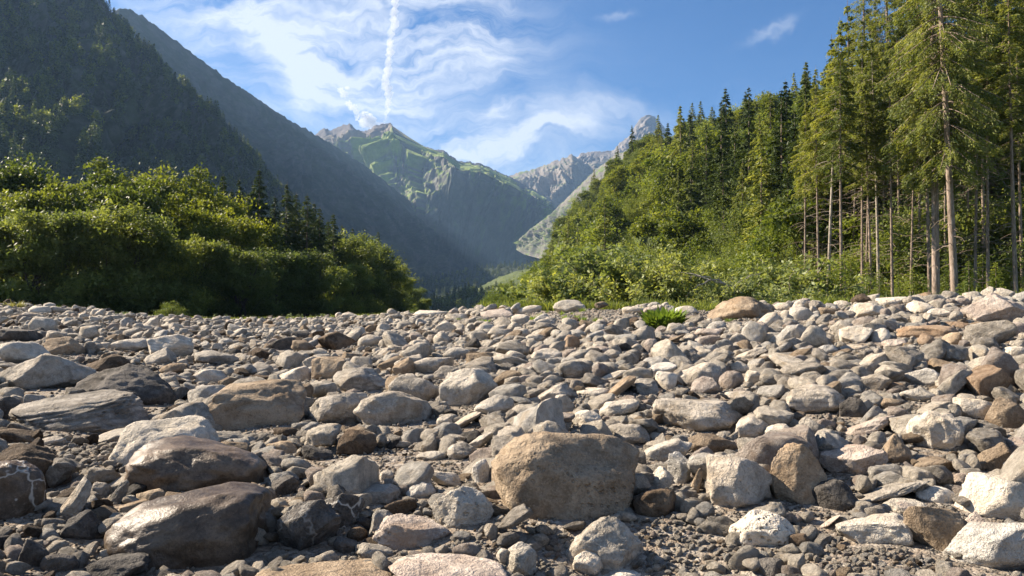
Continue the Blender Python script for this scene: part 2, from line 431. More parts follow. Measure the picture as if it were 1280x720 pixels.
mtA = mountain("mountain", [(-420, -60, 700), (-200, -100, 800), (0, -75, 900), (70, -32, 950), (110, -12, 980), (133, 4, 1000), (141, 28, 1010), (170, 56, 1030), (200, 82, 1060), (247, 123, 1120), (281, 151, 1160), (322, 203, 1220), (380, 270, 1300), (450, 330, 1400), (520, 372, 1500)],
    [(-700, 395, 260), (-300, 393, 300), (0, 391, 380), (200, 390, 520), (400, 389, 900), (540, 387, 1400)], 520, 300, 48, 110, colA,
    "dark steep wooded mountain flank on the left, nearest of the mountains", 11, profile=1.15, edge_amp=.3, bump=3.5, scale=.05)
mtB = mountain("mountain", [(-300, -60, 1700), (0, 0, 1750), (100, 25, 1760), (138, 17, 1770), (150, 10, 1780), (162, 11, 1790), (178, 20, 1820), (200, 36, 1860), (240, 66, 1950), (280, 96, 2040), (320, 122, 2140), (350, 143, 2220), (390, 166, 2350), (420, 183, 2450), (450, 203, 2550), (480, 225, 2660), (520, 258, 2820), (560, 292, 3000), (600, 330, 3250), (612, 345, 3300)],
    [(-400, 391, 1150), (0, 390, 1200), (300, 389, 1400), (450, 388, 1700), (540, 372, 2000), (575, 354, 2450), (612, 346, 3200)], 560, 260, 26, 170, colB,
    "tall smooth grey-green mountain ridge falling from the upper left in shade", 22, profile=1.0, edge_amp=.25, bump=3, scale=.012)
mtC = mountain("mountain", [(300, 190, 3600), (360, 178, 3600), (395, 167, 3600), (405, 160, 3600), (412, 163, 3600), (420, 160, 3600), (428, 157, 3600), (437, 154, 3600), (444, 161, 3600), (452, 164, 3600), (462, 162, 3600), (470, 156, 3590), (478, 155, 3590), (490, 154, 3590), (492, 164, 3580), (502, 170, 3570), (512, 177, 3560), (530, 183, 3540), (545, 187, 3520), (555, 188, 3520), (572, 201, 3520), (600, 204, 3550), (615, 211, 3600), (628, 217, 3650), (640, 222, 3700), (690, 250, 3800), (720, 300, 3900)],
    [(380, 375, 2500), (480, 372, 2450), (560, 345, 2700), (620, 334, 2900), (650, 332, 3000), (700, 335, 3200)], 620, 360, 85, 150, colC,
    "central rocky peak with a sunlit green alp and shaded ribs", 33, profile=1.12, edge_amp=.16, bump=9, scale=.008, carve=.25, spurs=[(492, 585, 75, 360), (562, 628, 36, 150), (632, 668, 36, 120), (430, 455, 30, 60)])
mtD = mountain("mountain", [(560, 260, 4300), (620, 226, 4300), (642, 218, 4300), (660, 213, 4300), (680, 207, 4280), (700, 199, 4250), (708, 197, 4250), (715, 193, 4250), (722, 198, 4260), (735, 206, 4280), (745, 200, 4300), (760, 205, 4300), (800, 210, 4300), (900, 240, 4300)],
    [(600, 335, 3500), (650, 332, 3500), (720, 320, 3600), (800, 320, 3600), (860, 330, 3600)], 420, 240, 90, 150, colD,
    "far jagged grey ridge at the head of the valley", 44, profile=1.2, edge_amp=.15, bump=8, scale=.01)
mtG = mountain("mountain", [(700, 215, 4700), (725, 192, 4700), (745, 189, 4700), (765, 189, 4700), (776, 178, 4700), (788, 168, 4700), (795, 155, 4700), (801, 148, 4700), (808, 143, 4700), (814, 144, 4700), (822, 149, 4700), (829, 157, 4700), (836, 168, 4700), (860, 185, 4700), (920, 230, 4700)],
    [(690, 280, 4200), (760, 280, 4200), (900, 290, 4200)], 300, 160, 55, 90, colF,
    "pale bare rock summit peeping over the right-hand wooded hill", 55, profile=1.0, edge_amp=.12, bump=8, scale=.012)
mtE = mountain("mountain", [(648, 300, 2500), (662, 287, 2480), (690, 266, 2400), (715, 241, 2300), (745, 212, 2200), (770, 193, 2100), (800, 184, 2050), (900, 160, 2000)],
    [(645, 312, 2450), (655, 318, 2400), (700, 330, 2100), (760, 345, 1800), (900, 360, 1500)], 300, 200, 26, 70, colE,
    "pale scree and rock spur descending left behind the right-hand woods", 66, profile=1.0, edge_amp=.3, bump=4, scale=.02)
# low wooded hills on the valley floor
def colM(Q, nz, v, d, u):
    n = fbm(Q / 70., 4, seed=74)
    return lerpc((0.085, 0.11, 0.04), (0.13, 0.155, 0.06), np.clip(n + .5, 0, 1))
hillM = mountain("hill", [(500, 388, 1000), (560, 379, 1000), (590, 364, 1000), (620, 348, 1000), (645, 339, 1010), (690, 330, 1020), (760, 320, 1050)],
    [(480, 391, 700), (600, 390, 640), (760, 389, 600)], 160, 60, 6, 60, colM, "low meadow hill with a pale green crest on the valley floor", 77, edge_amp=.5, bump=1.5, scale=.05)
hillN = mountain("hill", [(430, 372, 1900), (520, 350, 1900), (560, 345, 1900), (600, 336, 1850), (640, 333, 1850), (700, 330, 1900), (760, 326, 1900)],
    [(430, 388, 1300), (600, 386, 1250), (760, 386, 1250)], 160, 60, 10, 90, colA, "dark wooded rise across the valley floor behind the meadow", 88, edge_amp=.5, bump=2, scale=.05)
# the right-hand hillside under the woods
def colH(Q, nz, v, d, u):
    n = fbm(Q / 9., 4, seed=84)
    return lerpc((0.045, 0.06, 0.02), (0.09, 0.12, 0.03), np.clip(n + .5, 0, 1))
hillH = mountain("hill", [(632, 392, 620), (660, 372, 560), (700, 312, 520), (740, 248, 500), (790, 200, 460), (840, 198, 420), (880, 182, 380), (930, 172, 340), (1000, 150, 300), (1100, 90, 270), (1300, 20, 240), (1700, -60, 220)],
    [(600, 389, 330), (700, 389, 170), (800, 389, 110), (900, 388, 80), (1000, 387, 62), (1150, 386, 54), (1300, 386, 50), (1500, 386, 46), (1900, 386, 42)], 260, 130, 7, 45, colH,
    "wooded hillside rising to the right of the valley", 99, profile=1.1, edge_amp=.5, bump=.5, scale=.3)

# ------------------------------------------------------------------ haze
def add_haze(dens):
    m, nt, out = new_mat("valley_air")
    pv = nt.new('ShaderNodeVolumePrincipled')
    pv.inputs['Color'].default_value = (0.38, 0.62, 1.0, 1); pv.inputs['Density'].default_value = dens
    pv.inputs['Anisotropy'].default_value = 0.25
    nt.l.new(pv.outputs[0], out.inputs['Volume'])
    zt = max(max((v[2] for v in o[1].reshape(-1, 3))) for o in (mtA, mtB, mtC, mtD, mtG)) + 30
    zb = -16
    for nm in ():
        pass
    x0, x1, y0, y1 = -5500, 5500, -5500, 6200
    V = np.array([[x, y, z] for z in (zb, zt) for y in (y0, y1) for x in (x0, x1)], float)
    Fc = np.array([[0, 2, 3, 1], [4, 5, 7, 6], [0, 1, 5, 4], [2, 6, 7, 3], [0, 4, 6, 2], [1, 3, 7, 5]])
    me = mesh_np("haze", V, Fc, m, False)
    tag(link(bpy.data.objects.new("haze", me)), "thin blue morning haze filling the valley", "haze", kind='stuff')
    return zt
print("haze top", add_haze(0.65e-4))
# ------------------------------------------------------------------ stones
_ico = {}
def ico(n):
    if n not in _ico:
        bm = bmesh.new(); bmesh.ops.create_icosphere(bm, subdivisions=n, radius=1.0)
        V = np.array([v.co[:] for v in bm.verts]); Fc = np.array([[v.index for v in f.verts] for f in bm.faces]); bm.free()
        _ico[n] = (V, Fc)
    return _ico[n]

def rock_shape(seed, level, kind='r', strata=0.0, detail=1.0):
    """unit-box stone (about -1..1 on each axis). kind: r rounded, a angular, s slab-like block, p peaked"""
    rng = np.random.RandomState(seed)
    V, Fc = ico(level); P = V.copy()
    # super-ellipsoid start: boxier for slabs
    e = {'r': 0.92, 'a': 0.75, 's': 0.62, 'p': 0.85, 'o': 0.80, 'b': .60}[kind]
    P = np.sign(P) * np.abs(P) ** e; P /= np.abs(P).max(0)
    P += fbm(V * 0.9 + seed * 3.1, 2, seed=seed)[:, None] * V * {'r': .22, 'a': .25, 's': .14, 'p': .25, 'o': .16, 'b': .13}[kind]
    ncut = {'r': 12, 'a': 18, 's': 12, 'p': 12, 'o': 7, 'b': 6}[kind]
    soft = {'o': 0.6, 'b': .6, 'r': 0.87, 'a': 0.97, 's': 0.92, 'p': 0.93}[kind]
    for k in range(ncut):
        n = rng.normal(size=3); n /= np.linalg.norm(n)
        if kind == 'p' and k < 4:
            a = k * math.pi / 2 + rng.uniform(-.4, .4); n = np.array([math.cos(a), math.sin(a), rng.uniform(.6, 1.0)]); n /= np.linalg.norm(n)
        d = rng.uniform(.60, .92) if kind != 'p' or k >= 4 else rng.uniform(.45, .62)
        h = P @ n - d
        P -= np.where(h > 0, h, 0)[:, None] * n[None] * soft
    P += (fbm(P * 2.2 + seed, 4, gain=.55, seed=seed + 1) * 0.055 * detail)[:, None] * V
    if level >= 4:
        r = ridged(P * 2.6 + seed * 1.7, 4, seed=seed + 5)
        P += ((r - 1.2) * 0.024 * detail)[:, None] * V
        # a few worn cracks
        for k in range(2 if kind in 'rob' else 4):
            n = rng.normal(size=3); n /= np.linalg.norm(n); d0 = rng.uniform(-.5, .5)
            q = np.abs(P @ n - d0 + noise(P * 1.8 + k * 9, seed + 60) * .22)
            gate = sstep(-.1, .3, noise(P * 1.3 + k * 5, seed + 61))
            P -= (np.exp(-(q / .022) ** 2) * .045 * gate * detail)[:, None] * V
        if level >= 5: P += (fbm(P * 11 + seed, 3, gain=.6, seed=seed + 7) * 0.011 * detail)[:, None] * V
    if kind in 'ob':      # broad worn hollows and a long slanting crease
        for q in range(6):
            c0 = rng.normal(size=3); c0 /= np.linalg.norm(c0); c0[2] = abs(c0[2]) * .8; dd = np.linalg.norm(P - c0 * .95, axis=1); rr = rng.uniform(.22, .42)
            P -= (np.exp(-(dd / rr) ** 2) * rng.uniform(.03, .085))[:, None] * V
        ph = (P @ np.array([.35, .3, .9])) * 5.5 + noise(P * 1.1, seed + 81) * 2.2; g = sstep(-.15, .35, noise(P * .9, seed + 82))
        P -= (np.exp(-((np.abs(ph % 1.0 - .5)) / .09) ** 2) * .022 * g)[:, None] * V
    if strata:
        ph = P[:, 2] * 7 + P[:, 0] * 1.3 + noise(P * 1.5, seed + 70) * 1.2
        st = np.abs((ph / 1.0) % 1.0 - .5) * 2
        P -= (np.exp(-(st / .22) ** 2) * strata)[:, None] * V
    mn, mx = P.min(0), P.max(0); P = (P - (mn + mx) / 2) / ((mx - mn) / 2)
    return P, Fc

ROCKC = {  # colour word -> two base colours of the rock itself
    'pale grey':  ((0.40, 0.355, 0.292), (0.68, 0.61, 0.51)),
    'grey':       ((0.24, 0.214, 0.178), (0.49, 0.44, 0.375)),
    'tan':        ((0.215, 0.16, 0.108), (0.40, 0.315, 0.225)),
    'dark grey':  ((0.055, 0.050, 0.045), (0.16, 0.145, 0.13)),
    'pinkish':    ((0.32, 0.262, 0.222), (0.54, 0.465, 0.40)),
    'rusty':      ((0.27, 0.185, 0.12), (0.43, 0.32, 0.225)),
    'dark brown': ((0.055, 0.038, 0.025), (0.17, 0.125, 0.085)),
    'whitish':    ((0.36, 0.335, 0.295), (0.60, 0.565, 0.51)),
}
def rock_mat(word, wet=0.0, veins=0.0, bands=0.0, pits=0.0):
    ca, cb = ROCKC[word]
    m, nt, out = new_mat(word.replace(' ', '_') + "_stone" + ("_veined" if veins else "") + ("_banded" if bands else "") + ("_pitted" if pits else ""))
    tc = nt.new('ShaderNodeTexCoord').outputs['Object']
    oi = nt.new('ShaderNodeObjectInfo').outputs['Random']
    at_ = nt.new('ShaderNodeAttribute', attribute_name='tone', attribute_type='INSTANCER').outputs['Fac']
    rnd = nt.math('FRACT', nt.math('ADD', oi, at_))
    off = nt.vmath('SCALE', (13.1, 7.7, 9.3), s=nt.math('MULTIPLY', rnd, 5.0))
    p = nt.vmath('ADD', tc, off)
    n1 = nt.noise(p, 3.0, 6, 0.62); n2 = nt.noise(p, 16.0, 5, 0.7); n3 = nt.noise(p, 70.0, 3, 0.7)
    f = nt.math('ADD', nt.math('MULTIPLY', n1, 0.62), nt.math('MULTIPLY', n2, 0.38))
    c = nt.mix(nt.mapr(f, 0.42, 0.58), ca, cb)
    # mineral speckle, lichen stains and pale scuffs
    c = nt.mix(nt.math('MULTIPLY', nt.mapr(n3, 0.56, 0.7), 0.45), c, (min(cb[0] * 1.35, .78), min(cb[1] * 1.35, .76), min(cb[2] * 1.35, .72)))
    c = nt.mix(nt.math('MULTIPLY', nt.mapr(n3, 0.46, 0.34), 0.45), c, (ca[0] * .5, ca[1] * .5, ca[2] * .5))
    st = nt.noise(p, 1.6, 4, 0.6, 0.6)
    c = nt.mix(nt.math('MULTIPLY', nt.mapr(st, 0.55, 0.68), 0.5), c, (ca[0] * 1.1, ca[1] * .93, ca[2] * .72))
    if bands:
        w = nt.new('ShaderNodeTexWave', ins={'Scale': 5.0, 'Distortion': 5.0, 'Detail': 3.0, 'Detail Scale': 1.3}); w.bands_direction = 'Z'; nt.l.new(p, w.inputs['Vector'])
        c = nt.mix(nt.math('MULTIPLY', nt.mapr(w.outputs['Fac'], 0.3, 0.9), bands), c, (ca[0] * .62, ca[1] * .6, ca[2] * .58))
    if veins:
        v = nt.new('ShaderNodeTexVoronoi', feature='DISTANCE_TO_EDGE', ins={'Scale': 2.3}); nt.l.new(nt.vmath('ADD', p, nt.vmath('SCALE', nt.noise(p, 2.2, 4, .6, out=1), s=0.7)), v.inputs['Vector'])
        c = nt.mix(nt.math('MULTIPLY', nt.mapr(v.outputs['Distance'], 0.028, 0.008), veins), c, (0.50, 0.48, 0.44))
    c = nt.mix(1.0, c, nt.ramp(rnd, [(0, (.80, .80, .80)), (.5, (1.0, .99, .97)), (1, (1.2, 1.17, 1.13))]), 'MULTIPLY')
    bs = nt.new('ShaderNodeBsdfPrincipled', ins={'Base Color': c, 'Roughness': 0.46 if wet else 0.86}); bs.inputs['Specular IOR Level'].default_value = 0.4 if wet else 0.2
    h = nt.math('ADD', nt.math('MULTIPLY', n1, 0.9), nt.math('ADD', nt.math('MULTIPLY', n2, 0.5), nt.math('MULTIPLY', n3, 0.05 if wet or (pits and pits < .5) else 0.14)))
    if pits:
        pv = nt.new('ShaderNodeTexVoronoi', ins={'Scale': 26.0}); nt.l.new(p, pv.inputs['Vector'])
        g = nt.mapr(nt.noise(p, 2.2, 3, .5), .46, .6)
        h = nt.math('SUBTRACT', h, nt.math('MULTIPLY', nt.math('MULTIPLY', nt.mapr(pv.outputs['Distance'], .34, .12), g), pits))
    bp = nt.new('ShaderNodeBump', ins={'Height': h, 'Strength': 1.0 if not wet else 0.45, 'Distance': 0.09 if not wet else 0.05}); nt.l.new(bp.outputs[0], bs.inputs['Normal'])
    nt.l.new(bs.outputs[0], out.inputs[0])
    return m
_rm = {}
def rmat(word, **kw):
    k = (word, tuple(sorted(kw.items())))
    if k not in _rm: _rm[k] = rock_mat(word, **kw)
    return _rm[k]

# px, py, width, height (photo pixels), tilt, shape, colour, landmark name or None, options
P_, G_, T_, D_, K_, R_c, B_, W_ = 'pale grey', 'grey', 'tan', 'dark grey', 'pinkish', 'rusty', 'dark brown', 'whitish'
HERO = [
 (705, 596, 196, 122, -2, 'b', T_, "huge rounded tan boulder with pitted top in the centre foreground", dict(m=dict(pits=.25), sd=12, d=.8)),
 (243, 666, 206, 104, 8, 'o', B_, "large glossy brown boulder with worn hollows, lower left", dict(m=dict(wet=1), sd=8)),
 (252, 581, 178, 78, -4, 'o', B_, "big smooth brown-grey boulder just above the glossy brown one", dict(m=dict(wet=1), sd=15)),
 (18, 618, 70, 84, 0, 'o', B_, "dark boulder with pale rings and veins at the left edge", dict(m=dict(wet=1, veins=.6), sd=5)),
 (38, 590, 96, 66, -14, 'o', B_, "smooth dark rounded boulder behind the veined one at the left edge", dict(sd=6)),
 (210, 557, 140, 70, 4, 'r', P_, "pale grey rounded boulder left of centre above the brown boulders", dict(sd=10)),
 (102, 518, 168, 54, 6, 's', G_, "grooved grey boulder with slanting parallel layers", dict(m=dict(bands=.5), sd=14, st=.06)),
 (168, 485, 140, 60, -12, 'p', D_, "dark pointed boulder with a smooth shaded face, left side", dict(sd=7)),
 (59, 467, 112, 54, -2, 'r', G_, "broad grey rounded boulder at the far left", dict(sd=18)),
 (30, 443, 70, 34, -8, 'r', P_, "pale hump of rock just behind the broad grey boulder", dict(sd=19)),
 (82, 434, 50, 28, -3, 'r', T_, "smooth olive-tan stone with a dark face, far left", dict(sd=20)),
 (22, 421, 56, 20, -5, 's', D_, "flat dark slab at the left edge of the gravel", dict(sd=21)),
 (131, 456, 62, 26, 5, 'r', B_, None, {}), (114, 436, 18, 20, 0, 'r', G_, None, {}), (160, 432, 50, 20, -3, 'r', P_, None, {}),
 (212, 434, 56, 36, -8, 'a', P_, "pale angular boulder standing up from the left gravel", dict(sd=22)),
 (200, 447, 40, 26, 0, 'a', G_, None, {}), (271, 448, 54, 20, -3, 'r', G_, None, {}), (265, 471, 45, 21, 3, 'r', P_, None, {}), (216, 462, 32, 16, 12, 'r', T_, None, {}),
 (315, 509, 144, 66, 5, 's', T_, "long tan-brown block with a flat lit top, left of centre", dict(sd=25)),
 (10, 512, 36, 34, 0, 'r', D_, None, {}), (148, 547, 56, 20, 8, 'r', P_, None, {}),
 (90, 630, 40, 62, -28, 's', G_, "upright leaning grey slab between the left boulders", dict(sd=27)),
 (127, 613, 24, 24, 20, 'r', G_, None, {}), (148, 618, 20, 36, -20, 's', G_, None, {}), (190, 620, 36, 16, 4, 's', T_, None, {}), (171, 634, 42, 18, 3, 's', T_, None, {}),
 (66, 552, 34, 14, 0, 'r', G_, None, {}), (140, 712, 92, 36, 8, 'a', D_, "speckled dark rock at the bottom edge, left", dict(sd=30)),
 (42, 695, 36, 46, 0, 'a', D_, None, {}), (75, 706, 44, 30, 0, 'r', D_, None, {}), (136, 693, 22, 14, -10, 'a', P_, None, {}), (22, 545, 60, 20, -14, 'r', B_, None, {}), (100, 660, 50, 40, 10, 'r', D_, None, {}),
 (446, 555, 50, 38, 0, 'r', B_, "dark rounded brown stone above the gravel patch", dict(sd=33)),
 (353, 560, 46, 18, -3, 'r', T_, None, {}), (397, 568, 42, 20, -10, 'a', D_, None, {}),
 (382, 660, 78, 78, -20, 'a', D_, "dark angular rock with fine pale scratches beside the glossy brown boulder", dict(m=dict(veins=.35), sd=36)),
 (357, 608, 34, 28, 0, 's', D_, None, {}), (424, 640, 54, 54, -30, 's', D_, "dark flat-sided slab striped with white quartz veins", dict(m=dict(veins=.9), sd=37)),
 (446, 669, 28, 20, 5, 'r', B_, None, {}), (433, 682, 30, 24, -30, 's', D_, None, {}), (471, 691, 50, 20, -10, 'r', G_, None, {}),
 (514, 667, 98, 46, -3, 'r', K_, "long pinkish boulder with a rough pitted top, bottom centre", dict(m=dict(pits=1.), sd=40)),
 (578, 636, 80, 58, -5, 'r', P_, "pale pitted round boulder left of the huge tan one", dict(m=dict(pits=1.), sd=41)),
 (526, 614, 36, 24, 18, 'r', W_, None, {}), (559, 598, 44, 24, -20, 'a', P_, None, {}), (473, 618, 66, 24, 5, 's', G_, None, {}), (498, 634, 46, 26, -5, 's', B_, None, {}),
 (405, 722, 182, 52, -2, 'o', T_, "long smooth tan boulder cut by the bottom edge", dict(sd=44)),
 (560, 718, 154, 46, -5, 's', K_, "flat pinkish-white slab at the bottom edge, centre", dict(sd=45)),
 (540, 570, 40, 14, 5, 'r', P_, None, {}), (578, 565, 38, 24, 6, 'r', G_, None, {}), (598, 553, 38, 24, 30, 'r', P_, None, {}), (601, 592, 22, 36, 0, 'r', W_, None, {}),
 (629, 696, 18, 22, 0, 'r', P_, None, {}), (558, 653, 18, 13, -30, 's', T_, None, {}), (483, 595, 18, 15, 0, 'r', P_, None, {}),
 (886, 556, 80, 30, 4, 'r', T_, "flat tan-grey stone propped on others right of the huge boulder", dict(sd=48)),
 (834, 566, 66, 30, 12, 'r', P_, None, {}), (850, 588, 31, 46, 5, 'r', W_, "pale egg-shaped stone standing on end below the flat tan one", dict(sd=50)),
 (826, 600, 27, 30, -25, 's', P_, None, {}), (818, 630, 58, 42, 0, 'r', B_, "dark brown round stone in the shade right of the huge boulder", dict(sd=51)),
 (870, 604, 12, 38, -12, 'r', T_, None, {}), (921, 608, 88, 74, -10, 'a', G_, "bulky grey angular boulder right of centre", dict(sd=53)),
 (950, 664, 84, 54, -3, 'r', P_, "pale knobbly rounded boulder in front of the bulky grey one", dict(m=dict(pits=.6), sd=54)),
 (755, 682, 100, 76, 0, 'p', P_, "pyramid-shaped pale stone in the bottom centre", dict(sd=56)),
 (735, 706, 38, 34, 10, 'r', P_, None, {}), (765, 722, 84, 30, 4, 'r', W_, None, {}), (652, 702, 40, 46, 5, 'r', P_, None, {}),
 (997, 598, 72, 88, 10, 's', T_, "tall pale tan block leaning in the right foreground", dict(sd=57)),
 (1063, 577, 84, 48, -8, 'a', K_, "pinkish angular boulder beside the tall tan block", dict(sd=58)),
 (1119, 564, 42, 44, 0, 'p', T_, "small tan wedge-shaped stone between two pale boulders", dict(sd=59)),
 (1168, 542, 66, 60, 0, 'a', W_, "bright whitish boulder right of centre", dict(sd=60)),
 (1168, 582, 54, 22, 3, 's', T_, None, {}), (1111, 614, 92, 40, 24, 's', G_, "long grey stone tilted up to the right", dict(sd=62)),
 (1246, 575, 46, 40, 15, 'a', T_, None, {}), (1131, 633, 52, 20, 3, 'r', P_, None, {}), (1172, 620, 50, 24, -5, 's', W_, None, {}),
 (1246, 624, 98, 60, -3, 's', P_, "broad flat-faced pale slab near the right edge", dict(sd=64)),
 (1092, 663, 90, 42, 0, 's', P_, "flat-topped grey block in the bottom right gravel", dict(sd=65)),
 (1168, 665, 76, 64, -8, 'a', T_, "rough tan angular boulder at bottom right", dict(sd=66)),
 (1150, 644, 46, 24, 55, 's', K_, None, {}), (1244, 684, 128, 76, 16, 'a', W_, "large whitish boulder in the bottom right corner", dict(sd=67)),
 (1221, 654, 34, 30, 0, 'p', K_, None, {}), (1032, 655, 34, 18, 35, 'r', K_, None, {}), (1201, 600, 28, 18, 0, 's', K_, None, {}), (1268, 585, 34, 20, -15, 'r', W_, None, {}), (1277, 562, 40, 30, 0, 'r', K_, None, {}),
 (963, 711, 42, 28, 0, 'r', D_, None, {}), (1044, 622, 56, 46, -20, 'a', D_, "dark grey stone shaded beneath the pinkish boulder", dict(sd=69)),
 (420, 427, 44, 30, -25, 's', B_, "dark brown square-edged block standing in the middle gravel", dict(sd=70)),
 (462, 427, 30, 18, 5, 'r', P_, None, {}), (411, 462, 46, 34, -8, 'a', T_, "tan angular stone with two faces, left of the middle", dict(sd=71)),
 (451, 477, 70, 36, 0, 'r', G_, None, {}), (492, 512, 100, 52, -2, 'r', G_, "big grey-brown rounded boulder left of the middle", dict(sd=73)),
 (424, 514, 78, 46, 8, 'r', G_, None, {}), (585, 487, 74, 56, -5, 'a', P_, "craggy pale grey boulder in the middle of the picture", dict(sd=74)),
 (504, 461, 30, 24, 20, 's', T_, None, {}), (541, 458, 56, 24, 3, 'r', G_, None, {}), (561, 466, 38, 20, 8, 'r', G_, None, {}), (618, 507, 52, 26, 14, 'r', P_, None, {}),
 (581, 526, 42, 24, 28, 'r', P_, None, {}), (517, 487, 62, 40, -20, 'r', G_, None, {}), (368, 469, 44, 22, 6, 'r', P_, None, {}), (353, 430, 32, 20, 0, 'r', D_, None, {}),
 (377, 419, 26, 11, 0, 's', D_, None, {}), (558, 526, 32, 15, 12, 'r', P_, None, {}), (390, 390, 13, 10, 0, 'r', P_, None, {}),
 (540, 392, 48, 8, -3, 's', P_, None, {}), (572, 396, 32, 9, -2, 's', P_, None, {}), (622, 393, 46, 13, 0, 's', K_, None, {}),
 (569, 443, 38, 18, 6, 'r', P_, None, {}), (600, 420, 26, 17, 0, 'r', G_, None, {}), (359, 540, 36, 14, -6, 'r', B_, None, {}),
 (650, 400, 24, 15, 0, 'r', P_, None, {}), (712, 384, 42, 19, 0, 'r', P_, "round pale boulder on the skyline with its shadow beside it", dict(sd=77)),
 (661, 388, 34, 12, 8, 'r', P_, None, {}), (792, 389, 30, 11, 0, 'r', P_, None, {}), (816, 389, 24, 10, 0, 'a', K_, None, {}), (859, 388, 30, 12, -4, 'r', P_, None, {}),
 (928, 387, 88, 34, 0, 'r', T_, "big pale tan boulder on the skyline at the edge of the bushes", dict(sd=78)),
 (683, 444, 42, 18, 0, 'r', P_, None, {}), (714, 429, 20, 20, -15, 's', R_c, "small rust-brown stone among pale ones near the middle", dict(sd=79)),
 (814, 434, 19, 22, 0, 'r', K_, None, {}), (838, 425, 40, 16, 22, 'r', T_, None, {}), (885, 416, 42, 12, 3, 's', K_, None, {}), (890, 425, 46, 14, 0, 's', K_, None, {}),
 (938, 442, 40, 18, 22, 's', G_, "grey block tilted up among small stones, right of the green tuft", dict(sd=80)),
 (925, 460, 26, 18, 0, 'r', P_, None, {}), (774, 486, 56, 24, 42, 's', T_, "reddish-tan slab leaning up to the right, middle", dict(sd=81)),
 (768, 469, 38, 16, 20, 'r', P_, None, {}), (826, 462, 42, 17, 8, 'r', W_, None, {}), (741, 490, 46, 11, 2, 'r', P_, None, {}), (706, 505, 27, 26, 0, 'r', P_, None, {}),
 (693, 493, 56, 24, 12, 'a', G_, None, {}), (719, 463, 44, 26, 6, 'a', G_, None, {}), (876, 472, 54, 36, 10, 'a', G_, "grey angular boulder behind a small pale one, right of the middle", dict(sd=82)),
 (882, 483, 38, 26, 0, 'p', K_, None, {}), (809, 484, 32, 22, 0, 's', G_, None, {}), (833, 477, 28, 26, 0, 'r', P_, None, {}),
 (872, 521, 114, 46, 0, 's', G_, "wide grey block with a level top, right of centre", dict(m=dict(veins=.3), sd=83)),
 (771, 511, 58, 22, 10, 'r', P_, None, {}), (733, 524, 38, 22, 6, 'r', P_, None, {}), (942, 535, 44, 32, 0, 'r', G_, None, {}), (928, 495, 46, 14, 3, 's', G_, None, {}),
 (941, 472, 20, 19, 0, 'r', P_, None, {}), (786, 545, 54, 30, -4, 'a', G_, None, {}),
 (1245, 388, 70, 46, 4, 'p', K_, "big pointed pinkish boulder at the right end of the bank", dict(sd=86)),
 (1001, 393, 28, 22, 0, 'r', P_, None, {}), (1077, 374, 27, 14, 0, 'a', B_, None, {}), (1084, 389, 40, 24, 8, 'a', P_, None, {}), (1070, 420, 42, 27, 8, 'a', P_, "pale faceted stone in the upper right cobbles", dict(sd=88)),
 (1066, 435, 36, 9, 0, 'r', P_, None, {}), (1034, 438, 27, 15, 0, 'r', W_, None, {}), (1153, 415, 82, 17, 2, 's', R_c, "long flat orange-brown slab on the upper right", dict(sd=89)),
 (1158, 425, 22, 17, 0, 'r', R_c, "small round orange stone just in front of the flat slab", dict(sd=90)), (1118, 430, 30, 13, 0, 's', K_, None, {}), (1188, 426, 25, 22, 0, 'a', T_, None, {}), (1101, 421, 24, 21, 20, 'r', W_, None, {}),
 (1154, 472, 46, 25, 5, 'r', W_, "smooth whitish stone in the right-hand cobbles", dict(sd=91)), (1179, 458, 42, 22, 5, 'a', T_, None, {}),
 (1018, 501, 80, 42, 3, 'a', G_, "wide layered grey boulder in the right middle", dict(m=dict(bands=.4), sd=92, st=.03)), (1067, 511, 34, 29, 0, 'r', D_, "smooth blue-grey stone beside the layered boulder", dict(sd=93)),
 (1092, 479, 40, 24, 0, 'a', G_, None, {}), (1147, 495, 42, 22, -3, 's', P_, None, {}), (1110, 505, 34, 15, 0, 'r', T_, None, {}), (1216, 511, 46, 34, 8, 'r', P_, None, {}), (1192, 517, 17, 26, -10, 'r', G_, None, {}),
 (1259, 519, 50, 46, 0, 'a', T_, "tan angular boulder at the right edge, middle height", dict(sd=95)), (1080, 533, 74, 30, 20, 'r', K_, None, {}), (1015, 534, 34, 26, 0, 'r', G_, None, {}), (975, 540, 40, 22, 5, 'r', P_, None, {}),
 (977, 384, 28, 12, 0, 'r', P_, None, {}), (1036, 390, 28, 12, 0, 'r', T_, None, {}), (1053, 381, 21, 11, 0, 'r', P_, None, {}), (1115, 378, 38, 14, 4, 'r', P_, None, {}), (1151, 385, 34, 18, 0, 'r', P_, None, {}), (1204, 378, 20, 12, 0, 'r', K_, None, {}),
 (1175, 392, 30, 13, 0, 'r', P_, None, {}), (1271, 412, 26, 20, 0, 'r', K_, None, {}), (1196, 407, 30, 11, 0, 's', R_c, None, {}), (1221, 407, 28, 10, 0, 'r', T_, None, {}), (1268, 441, 30, 17, 0, 'r', P_, None, {}), (1272, 384, 22, 14, 0, 'r', P_, None, {}),
 (50, 388, 26, 12, 0, 'r', P_, None, {}), (73, 388, 20, 11, 0, 'r', P_, None, {}), (38, 394, 20, 8, 0, 'r', G_, None, {}), (62, 382, 14, 8, 0, 'r', P_, None, {}),
]
rocks = []      # dicts: x y z R (footprint) px py w h landmark colour shape
def put_stone(me, x, y, z, sx, sy, sz, rot, name):
    o = bpy.data.objects.new(name, me); COL.objects.link(o)
    o.matrix_world = Matrix.Translation((x, y, z)) @ rot @ Matrix.Diagonal((sx, sy, sz, 1))
    return o
def stone_name(w): return "boulder" if w >= 44 else "stone"
